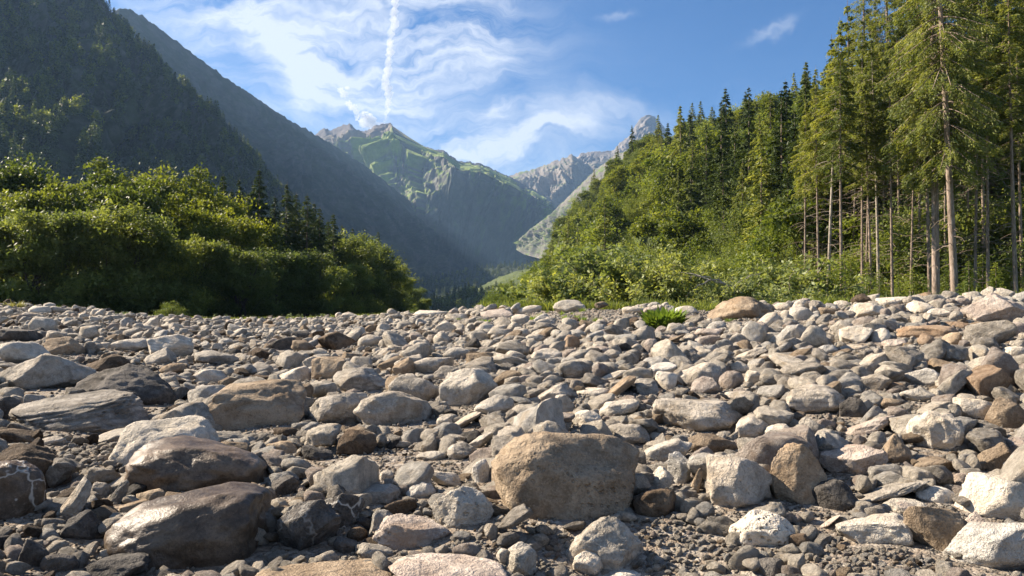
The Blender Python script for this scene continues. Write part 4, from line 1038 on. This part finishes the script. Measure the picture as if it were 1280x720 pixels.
# the right-hand forest: dark standing spruces, then the tall airy ones with bare lower trunks
for px, top, Y in [(866, 172, 125), (884, 152, 118), (902, 124, 112), (920, 150, 104), (937, 106, 100), (950, 140, 96), (964, 112, 92), (980, 108, 86), (995, 135, 80), (1008, 104, 76), (1022, 92, 72), (1045, 42, 70), (1062, 0, 68), (905, 190, 92), (930, 200, 86), (960, 190, 78), (848, 215, 110), (985, 200, 70)]:
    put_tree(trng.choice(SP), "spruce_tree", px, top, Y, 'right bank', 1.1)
for i, (px, top, Y) in enumerate([(1085, -60, 64), (1112, -90, 62), (1140, -120, 66), (1172, -150, 60), (1205, -140, 66), (1238, -170, 60), (1270, -160, 66), (1305, -180, 60), (1345, -150, 64), (1225, -120, 76), (1150, -60, 78), (1100, 0, 80), (1290, -100, 78), (1055, 60, 74), (1030, 130, 62)]):
    put_tree(NSP[i % 3], "spruce_tree", px, top, Y, 'right bank', 1.0)
for px, top, Y, k, ln in [(1173, -330, 44, 1, -.01), (1193, -360, 42, 1, -.035)]:
    put_tree(NSP[k], "spruce_tree", px, top, Y, 'right bank', .72, lean=ln)
for px, top, Y, k, ln in [(1024, 80, 50, 0, 0.0), (1036, 20, 48, 1, .0), (1080, 20, 52, 2, 0), (1084, 60, 56, 2, .02), (1097, 40, 51, 1, -.03), (1107, 60, 60, 2, 0), (1126, 30, 58, 0, 0), (1131, 90, 62, 2, 0), (1152, 40, 54, 2, 0), (1213, 40, 53, 2, 0), (1230, 10, 52, 0, .01), (1246, 60, 60, 2, 0), (1269, -60, 45, 0, 0), (1066, 90, 60, 2, .03), (1205, 80, 58, 2, -.02), (1140, 100, 50, 2, .02), (1008, 120, 56, 2, 0), (1052, 60, 46, 0, .01), (1118, 20, 47, 2, -.01), (1162, -20, 48, 0, 0), (1221, 0, 47, 2, .015), (1238, -20, 46, 2, 0), (1278, 20, 50, 0, 0), (1184, 60, 52, 2, 0), (1090, 100, 48, 0, -.012)]:
    put_tree(TRK[k], "spruce_tree", px, top, Y, 'bare trunks', 1.0, lean=ln, turn=math.pi if k == 1 and ln < 0 else 0.0)
for i in range(30):
    px = 985 + i * 10.5 + trng.uniform(-6, 6); Y = trng.uniform(39, 50) if i % 2 else trng.uniform(46, 62)
    put_tree(YSP[0], "young_spruce", px, trng.uniform(305, 350), Y, 'forest foot', 1.35)
# woods on the hillside, each tree on its own
hs = random.Random(4)
HP = hillH[1]; nvv, nuu = 130, HP.shape[1]
placed = []
for top, px, Y in [(295, 671, 330), (337, 645, 430), (300, 690, 380)]: pass
cand = []
for t in range(9000):
    j = hs.randrange(nuu); i = int(hs.random() ** .8 * (nvv - 1)); p = HP[i, j]
    q = proj(p[0], p[1], p[2])
    if not (632 < q[0] < 1010): continue
    cand.append((p, float(q[0]), float(q[1]), i / nvv))
cand.sort(key=lambda c: (0 if c[3] > .9 else 1, c[0][1]))
for p, qx, qy, v in cand:
    d = 15.5 + (p[1] - 60) * .012 + (v > .9) * -5
    if p[1] < 52 or any((p[0] - a) ** 2 + (p[1] - b) ** 2 < (d * (.62 if p[1] > 250 else .8)) ** 2 for a, b in placed): continue
    if len(placed) >= 250: break
    placed.append((p[0], p[1]))
    sp = hs.random() < (.22 + .25 * (qx > 830))
    h = hs.uniform(16, 23) if sp else hs.uniform(11, 16)
    if p[1] < 110: h *= .75
    if v > .8: h *= .8
    if p[0] / p[1] < .06: h *= .7
    put_tree(hs.choice(HS) if sp else hs.choice([HB[0], HB[1], HB[0], HB[2]]), "spruce_tree" if sp else "broadleaf_tree", 0, 0, p[1], 'hillside', 1.15, x=p[0], height=h)
# shrubs along the foot of the right bank
for px, top, Y, k in [(612, 366, 44, 0), (632, 352, 48, 0), (655, 342, 50, 0), (680, 330, 52, 0), (705, 335, 44, 0), (640, 368, 40, 0), (668, 358, 41, 0), (700, 350, 38, 1), (735, 318, 52, 0), (770, 310, 50, 1), (900, 330, 44, 1), (935, 340, 42, 0), (965, 345, 40, 1), (990, 350, 44, 0), (845, 320, 46, 0), (810, 325, 48, 1), (725, 350, 36, 1), (915, 355, 34, 0)]:
    put_tree(SHR[k], "shrub", px, top, Y, 'shrubs', 1.25, cat='shrub')
for px, top, Y, k in [(745, 285, 36, 0), (800, 300, 33, 1), (860, 285, 34, 0), (890, 335, 31, 1), (712, 310, 38, 1), (985, 290, 40, 0), (772, 278, 35, 1), (828, 300, 32, 0), (695, 325, 34, 0), (920, 320, 33, 0)]:
    put_tree(OSH[k], "willow_shrub", px, top, Y, 'open shrubs', 1.2, cat='shrub', parts=("branches", "leaves"))
put_tree(SHR[0], "shrub", 214, 383, 47, 'left shrub', 1.6, cat='shrub')

# far woods: too many to count
def low_tree(seed, spruce):
    rng = np.random.RandomState(seed); a = Acc()
    if spruce:
        for w in range(13):
            f = w / 13; r = 3.2 * (1 - f) ** .9 + .15; n = int(10 + 26 * (1 - f)); an = rng.uniform(0, 6.283, n); rr = r * rng.uniform(.2, 1.05, n)
            C = np.stack([np.cos(an) * rr, np.sin(an) * rr, 1 + 15 * f - rr * .35 + rng.normal(0, .3, n)], 1)
            V, Fc, t = leaves(rng, C, 1.5, up=.9, aspect=.5, dirs=np.stack([np.cos(an), np.sin(an), an * 0 - .5], 1)); a.add(V, Fc, t)
    else:
        for k in range(26):
            d = rng.normal(size=3); d /= np.linalg.norm(d); p = np.array([0, 0, 6.]) + d * np.array([3, 3, 4]) * rng.uniform(.6, 1)
            C = rng.normal(size=(16, 3)) * .9 + p; V, Fc, t = leaves(rng, C, 1.2, up=.9, aspect=.7); a.add(V, Fc, t)
    return a.mesh("far_tree", M_SPRUCE if spruce else M_LEAF, False)
LT = [low_tree(1, True), low_tree(2, True), low_tree(3, False), low_tree(4, False)]
def wood(name, P, n, vr, seed, label, s0, s1, sprucy=.6, ok=None, meshes=None):
    rng = np.random.RandomState(seed); nv_, nu_ = P.shape[:2]; nvf = int(nv_ / 1.2)
    i = (rng.uniform(vr[0], vr[1], n) * (nvf - 1)); j = rng.uniform(0, nu_ - 1.01, n)
    i0, j0 = i.astype(int), j.astype(int); fi, fj = (i - i0)[:, None], (j - j0)[:, None]
    Q = (P[i0, j0] * (1 - fi) * (1 - fj) + P[i0 + 1, j0] * fi * (1 - fj) + P[i0, j0 + 1] * (1 - fi) * fj + P[i0 + 1, j0 + 1] * fi * fj)
    qx, qy, _ = proj(Q[:, 0], Q[:, 1], Q[:, 2]); k = (qx > -120) & (qx < 1400) & (qy > -60) & (fbm(Q / 55., 3, seed=seed) > -.28)
    if ok is not None: k &= ok(qx, qy, Q)
    Q = Q[k]; m = len(Q)
    kind = np.where(rng.rand(m) < sprucy, rng.randint(0, 2, m), rng.randint(2, 4, m)); s = rng.uniform(s0, s1, m)
    instancer(name, Q - np.array([0, 0, .5]), kind, np.stack([m * [0], m * [0], rng.uniform(0, 6.28, m)], -1), np.stack([s, s, s], -1), rng.uniform(0, 1, m), meshes or LT, label, "woodland")
    print(name, m)
wood("flank_wood", mtA[1], 9500, (.02, .99), 1, "dark spruces and lighter beeches clothing the near left mountain flank", .75, 1.5, .6)
wood("valley_wood", hillN[1], 1300, (.05, 1), 2, "blue-green spruce wood across the valley floor", .7, 1.1, .8)
wood("meadow_wood", hillM[1], 420, (.0, .8), 3, "clumps of trees below the small valley meadow", .7, 1.1, .55, ok=lambda a, b, Q: (a < 596) | (b > 366))
wood("hillside_undergrowth", hillH[1], 4200, (.0, 1), 6, "bushes and saplings filling the gaps under the hillside trees", .8, 1.7, .5, meshes=[SHR[0][1], SHR[1][1], SHR[0][1], SHR[1][1]])
# ------------------------------------------------------------------ small plants on the bank
def make_tuft(seed, h=.35, r=.35, n=700, wide=.10, spread=1.0):
    rng = np.random.RandomState(seed); a = Acc()
    an = rng.uniform(0, 6.283, n); rr = r * rng.uniform(0, 1, n) ** .7
    b = np.stack([np.cos(an) * rr, np.sin(an) * rr, np.zeros(n) - .03], 1)
    out_ = np.stack([np.cos(an), np.sin(an), an * 0], 1) * (rr / r)[:, None] * spread + rng.normal(size=(n, 3)) * .25
    L = h * rng.uniform(.5, 1.15, n)
    mid = b + out_ * (L * .25)[:, None] + np.array([0, 0, .6]) * L[:, None]; tip = b + out_ * (L * .7)[:, None] + np.array([0, 0, .95]) * L[:, None]
    s = np.stack([-np.sin(an + rng.normal(0, 1, n)), np.cos(an), an * 0], 1) * (L * wide)[:, None]
    V = np.stack([b - s * .5, b + s * .5, mid + s, tip, mid - s], 1).reshape(-1, 3)
    i = np.arange(n)[:, None] * 5
    Fq = np.concatenate([i + 0, i + 1, i + 2, i + 4], 1); Ft = np.concatenate([i + 4, i + 2, i + 3], 1)
    return V, [Fq, Ft], np.repeat(rng.uniform(0, 1, n), 5)
M_HERB = leaf_mat("fresh_herb_leaves", (0.09, 0.15, 0.025), (0.20, 0.27, 0.05), .4)
M_DRY = leaf_mat("dry_grass", (0.16, 0.15, 0.05), (0.33, 0.29, 0.12), .35)
def plant(px, py, wpx, hpx, seed, mat, name, label, cat, wide=.10, n=700, spread=1.0):
    x, Y, z = hit(px, py); sc = Y / F
    V, Fc, t = make_tuft(seed, hpx * sc * 1.05, wpx * sc * .42, n, wide, spread)
    o = bpy.data.objects.new(name, mesh_np(name, V, Fc, mat, False, {'leaf': t})); COL.objects.link(o); o.location = (x, Y, z + .02)
    return tag(o, label, cat)
plant(829, 415, 32, 21, 1, M_HERB, "green_plant", "bright green leafy tuft growing alone among the stones", "plant", .24, 1500)
plant(436, 391, 34, 12, 2, M_DRY, "grass_tuft", "dry yellowish tuft of tall grass on the gravel skyline, left of the middle", "grass tuft", .03, 600, .8)
plant(408, 392, 16, 9, 6, M_DRY, "grass_tuft", "smallest dry grass tuft, left end of the two on the gravel skyline", "grass tuft", .03, 260, .8)
plant(441, 428, 10, 8, 3, M_HERB, "green_plant", "tiny green sprig beside the dark brown square-edged block", "plant", .10, 160)
plant(605, 408, 8, 8, 4, M_HERB, "green_plant", "tiny green sprig among pale stones near the middle skyline", "plant", .10, 140)
plant(18, 386, 26, 8, 5, M_DRY, "grass_tuft", "low yellow-green grass tuft at the far left bank", "grass tuft", .05, 300)
# grass along the forest foot
def strip(name, pts_, n, seed, label, mat, h):
    rng = np.random.RandomState(seed); pts_ = np.array(pts_, float); t = rng.uniform(0, len(pts_) - 1.001, n); i = t.astype(int); f = (t - i)
    px = pts_[i, 0] * (1 - f) + pts_[i + 1, 0] * f; Yn = pts_[i, 1] * (1 - f) + pts_[i + 1, 1] * f; Y = Yn + rng.uniform(0, 1, n) ** 1.5 * (pts_[i, 2])
    x = (px - 640) / F * Y; z = np.array([surf(a, b) for a, b in zip(x, Y)])
    ms = []
    for q in range(3):
        V, Fc, tt = make_tuft(90 + q, 1.0, .7, 60, .05, .9); ms.append(mesh_np("grass_blades", V, Fc, mat, False, {'leaf': tt}))
    s = rng.uniform(.5, 1.2, n) * h
    instancer(name, np.stack([x, Y, z], -1), rng.randint(0, 3, n), np.stack([x * 0, x * 0, rng.uniform(0, 6.28, n)], -1), np.stack([s, s, s], -1), rng.uniform(0, 1, n), ms, label, "grass")
strip("bank_grass", [(600, 34, 8), (700, 31, 10), (850, 27, 12), (1000, 25, 16), (1150, 24.5, 18), (1300, 24, 18), (1400, 24, 18)], 2600, 3, "long grass and herbs along the foot of the right-hand forest", M_WILLOW, .32)
strip("bank_weeds", [(560, 26, 5), (700, 22, 6), (850, 18, 6), (1000, 17, 5), (1290, 17, 5)], 46, 5, "sparse small weeds and seedlings between the stones near the bank", M_HERB, .13)
strip("left_bank_grass", [(-80, 46, 6), (120, 46, 6), (300, 47, 8), (480, 44, 20)], 900, 4, "thin grass along the shaded foot of the left grove", M_WILLOW, .15)

# ------------------------------------------------------------------ contrail and fair-weather cloud, real bodies of vapour far beyond the peaks
def vapour(name, dens):
    m, nt, out = new_mat(name)
    v = nt.new('ShaderNodeVolumeScatter', ins={'Color': (1, 1, 1, 1), 'Density': dens, 'Anisotropy': 0.3}); nt.l.new(v.outputs[0], out.inputs['Volume'])
    return m
YC = 8200.0; mpp = YC / F
def lump(c, r, seed, lvl=4, squash=.8):
    V, Fc = ico(lvl)
    d = 1 + fbm(V * 1.6 + seed * 3.3, 4, gain=.6, seed=seed) * .55
    return V * d[:, None] * np.array([r, r, r * squash]) + c, Fc
a = Acc()
path = [(498, -60, 5.5), (496, -20, 6), (494, 10, 6.5), (492, 30, 6.5), (489, 52, 7), (486, 72, 7), (484, 92, 7.5), (482, 106, 9), (485, 117, 8), (486, 128, 5.5), (484, 140, 4.5), (481, 152, 3.5), (478, 162, 3.0)]
pp = np.array(path); tt = np.linspace(0, 1, 110); pt = np.stack([np.interp(tt, np.linspace(0, 1, len(pp)), pp[:, c]) for c in range(3)], 1)
C = np.array([at(q[0], q[1], YC) for q in pt])
wig = np.stack([noise(np.stack([tt * 14, tt * 0, tt * 0], 1), 2) * 2.2 * mpp, tt * 0, tt * 0], 1)
V, Fc = tube(C + wig, pt[:, 2] * .75 * mpp * (.8 + .35 * noise(np.stack([tt * 30, tt * 0, tt * 0], 1), 5)), 20)
V = V + fbm(V / (6 * mpp), 4, gain=.65, seed=8)[:, None] * np.array([3.2 * mpp, 3.2 * mpp, 2 * mpp])
a.add(V, Fc)
o = bpy.data.objects.new("contrail", mesh_np("contrail", a.V[0], a.F[0], vapour("contrail_vapour", 0.010), True)); COL.objects.link(o)
tag(o, "white ragged vapour trail standing above the central peak", "contrail")
def cloud(lumps, seed, label):
    a = Acc()
    for i, (px, py, r) in enumerate(lumps):
        V, Fc = lump(at(px, py, YC - 300 + 40 * i), r * mpp, seed + i); a.add(V, Fc)
    o = bpy.data.objects.new("cloud", mesh_np("cloud", np.concatenate(a.V), np.concatenate(a.F), vapour("cloud_vapour", 0.008), True)); COL.objects.link(o); tag(o, label, "cloud", "small puffs of cloud by the central peak")
cloud([(460, 152, 11), (452, 147, 8), (468, 157, 8), (458, 144, 6)], 5, "bright puff of white cloud resting on the saddle of the central peak")
cloud([(441, 134, 5), (436, 129, 4), (445, 139, 4)], 15, "small torn wisp of cloud rising just above the bright puff")
cloud([(430, 118, 5), (426, 113, 4), (434, 110, 3)], 25, "topmost small cloud wisp left of the vapour trail")
# a bleached fallen bough caught in the bushes
tr = Acc(); rngd = np.random.RandomState(7)
def bough(pts2, r0, Y0):
    P = np.array([at(a, b, Y0 + c) for a, b, c in pts2]); t = np.linspace(0, 1, 14); ti = np.linspace(0, 1, len(P))
    Q = np.stack([np.interp(t, ti, P[:, k]) for k in range(3)], 1) + rngd.normal(size=(14, 3)) * .025
    V, Fc = tube(Q, r0 * (1 - .8 * t) + .006, 6); tr.add(V, Fc)
bough([(925, 366, 0), (905, 354, -.2), (888, 351, -.4), (870, 358, -.3), (858, 372, -.2)], .045, 31)
bough([(905, 354, -.2), (880, 345, -.6), (862, 346, -.8)], .028, 31)
bough([(888, 351, -.4), (872, 344, -.1), (850, 340, .2), (838, 346, .3)], .024, 31)
bough([(915, 360, 0), (930, 348, .3), (950, 342, .5)], .02, 31)
o = bpy.data.objects.new("dead_branch", tr.mesh("dead_branch", M_PALEBARK)); COL.objects.link(o)
tag(o, "bleached forked dead branch lying in the bushes left of the forest", "branch")
# ------------------------------------------------------------------ descriptions
ORD = "zeroth first second third fourth fifth sixth seventh eighth ninth tenth eleventh twelfth thirteenth fourteenth fifteenth sixteenth seventeenth eighteenth nineteenth twentieth".split()
def ordw(n):
    if n <= 20: return ORD[n]
    t, u = divmod(n, 10); tens = {2: "twent", 3: "thirt", 4: "fort", 5: "fift", 6: "sixt", 7: "sevent", 8: "eight"}[t]
    return tens + ("ieth" if u == 0 else "y-" + ORD[u])
def short(s):
    for w in (" with ", " in the ", " on the ", " at the ", " beside ", " just ", ", ", " left of", " right of", " cut by", " standing ", " leaning ", " between ", " propped ", " among ", " shaded ", " above ", " behind ", " tilted ", " striped ", " near ", " below "):
        i = s.find(w)
        if i > 0: s = s[:i]
    return s
LM = [(r, short(r['lm'])) for r in rocks if r['lm']]
cnt = {}
for r, s in LM: cnt[s] = cnt.get(s, 0) + 1
LMu = [(r, s) for r, s in LM if cnt[s] == 1]
used = set()
for r, s in LM:
    noun = "boulder" if r['w'] >= 44 else "stone"
    tag(r['o'], r['lm'], noun, "boulders and stones of the dry riverbed"); used.add(r['lm'])
def describe(r):
    w = r['w']; sz = "large" if w > 60 else "medium-sized" if w > 34 else "small" if w > 20 else "very small"
    k = r['kind']; t = abs(r['tilt'])
    if t > 18: shp = "leaning"
    elif k in 'ro': shp = "flattish" if r['h'] / r['w'] < .5 else "rounded"
    elif k == 'a': shp = "angular"
    elif k == 'p': shp = "pointed"
    else: shp = "flat" if r['h'] / r['w'] < .45 else "blocky"
    return "%s %s %s %s" % (sz, r['col'], shp, "boulder" if w >= 44 else "stone")
def where(r, l):
    ddx, ddy = r['px'] - l['px'], r['py'] - l['py']
    gap = math.hypot(ddx, ddy) - (l['w'] + r['w']) / 2
    near = "just " if gap < 14 else "" if gap < 70 else "some way "
    if abs(ddx) > 2.2 * abs(ddy): d = "right of" if ddx > 0 else "left of"
    elif abs(ddy) > 2.2 * abs(ddx): d = "behind" if ddy < 0 else "in front of"
    else: d = ("behind" if ddy < 0 else "in front") + " and " + ("right of" if ddx > 0 else "left of")
    return near + d
def nwords(s): return len(s.split())
cands = []
for r in rocks:
    if r['lm']: continue
    near = sorted(LMu, key=lambda q: math.hypot(q[0]['px'] - r['px'], (q[0]['py'] - r['py']) * 1.6))[:6]
    cands.append((r, near))
for r, near in cands:
    lab = None; b = describe(r)
    for l, s in near:
        c = "%s %s the %s" % (b, where(r, l), s)
        if c not in used and nwords(c) <= 16: lab = c; break
    if lab is None:
        for l, s in near:
            for k in range(2, 9):
                c = "%s %s %s the %s" % (ordw(k), b, where(r, l), s)
                if c not in used and nwords(c) <= 16: lab = c; break
            if lab: break
    used.add(lab)
    tag(r['o'], lab, "boulder" if r['w'] >= 44 else "stone", "boulders and stones of the dry riverbed")

def lab_set(items, fmt, group, cat):
    items = sorted(items, key=lambda t: t['px'])
    for i, t in enumerate(items):
        s = fmt(t) % (ordw(i + 1)) if i + 1 < len(items) or len(items) < 2 else fmt(t) % "last"
        t['o']["label"] = s; t['o']["category"] = cat; t['o']["group"] = group
Z = lambda z, n=None: [t for t in trees if t['zone'] == z and (n is None or t['name'] == n)]
lb = Z('left bank', 'broadleaf_tree'); a, b, c = lb[:7 + 1], lb[7:15], lb[17:]
lab_set(lb[:7], lambda t: "tall full-crowned broadleaf tree in the back row of the left grove, %s from left", "broadleaf trees of the left grove", "tree")
lab_set(lb[7:15], lambda t: "broadleaf tree in the middle row of the left grove, %s from left", "broadleaf trees of the left grove", "tree")
fr = lb[15:]
lab_set([t for t in fr if t['y'] < 80 and t['h'] > 5.2], lambda t: "bushy willow-like tree in the front row of the left grove, %s from left", "broadleaf trees of the left grove", "tree")
lab_set([t for t in fr if t['y'] < 80 and t['h'] <= 5.2], lambda t: "low bushy tree at the shaded front edge of the left grove, %s from left", "broadleaf trees of the left grove", "tree")
lab_set([t for t in fr if t['y'] >= 80], lambda t: "broadleaf tree at the far receding end of the left grove, %s from left", "broadleaf trees of the left grove", "tree")
lab_set(Z('left bank', 'spruce_tree'), lambda t: "dark spiky spruce rising behind the left grove, %s from left", "spruces behind the left grove", "spruce")
rb = Z('right bank'); dk = rb[:18]; tall = rb[18:33]; big4 = rb[33:]
lab_set(dk, lambda t: "full pointed spruce at the left end of the right-hand forest, %s from left", "pointed spruces at the end of the right-hand forest", "spruce")
lab_set(tall, lambda t: "very tall sunlit spruce with its top above the frame in right-hand forest, %s from left", "tall spruces of the right-hand forest", "spruce")
lab_set(big4, lambda t: "thick-trunked giant spruce at the front edge of the right-hand forest, %s from left", "giant front spruces of the right-hand forest", "spruce")
bt = Z('bare trunks')
lab_set([t for t in bt if t['proto'] is TRK[1]], lambda t: "slender leaning pale-barked trunk bare of branches in the right forest edge, %s from left", "bare slender trunks at the forest edge", "spruce")
lab_set([t for t in bt if t['proto'] is not TRK[1]], lambda t: "slender straight brown trunk bare low down in the right forest edge, %s from left", "bare slender trunks at the forest edge", "spruce")
lab_set(Z('forest foot'), lambda t: "knee-high to man-high bright young spruce along the right forest foot, %s from left", "young spruces along the forest foot", "young spruce")
hsd = sorted(Z('hillside'), key=lambda t: t['y']); n = len(hsd)
for q, nm in enumerate(["at the foot", "on the lowest slope", "on the lower slope", "on the middle slope", "on the upper slope", "near the skyline", "on the skyline"]):
    bandt = hsd[q * n // 7:(q + 1) * n // 7]
    lab_set([t for t in bandt if t['name'] == 'spruce_tree'], lambda t: "dark narrow spruce " + nm + " of the right-hand hill, %s from left", "spruces on the right-hand hillside", "spruce")
    lab_set([t for t in bandt if t['name'] != 'spruce_tree'], lambda t: "rounded green broadleaf tree " + nm + " of the right-hand hill, %s from left", "broadleaf trees on the right-hand hillside", "tree")
lab_set([t for t in Z('shrubs') if t['px'] < 705], lambda t: "bright yellow-green shrub behind the bank at picture centre, %s from left", "shrubs along the right bank", "shrub")
lab_set([t for t in Z('shrubs') if t['px'] >= 705], lambda t: "leafy shrub at the foot of the right-hand wooded hill, %s from left", "shrubs along the right bank", "shrub")
lab_set(Z('open shrubs'), lambda t: "open willow shrub with pale rods and large light leaves behind the bank, %s from left", "open willow shrubs behind the bank", "shrub")
for t in Z('left shrub'): tag(t['o'], "small sunlit yellow-green shrub alone in front of the shaded left grove", "shrub")
_seen = {}
for o in scene.objects:
    if o.parent is None and "label" in o: _seen.setdefault(o["label"], []).append(o.name)
for k, v in _seen.items():
    if len(v) > 1 or not 4 <= len(k.split()) <= 16: print("LABEL", len(k.split()), k, v)
print("landmarks dup", [s for s in cnt if cnt[s] > 1])
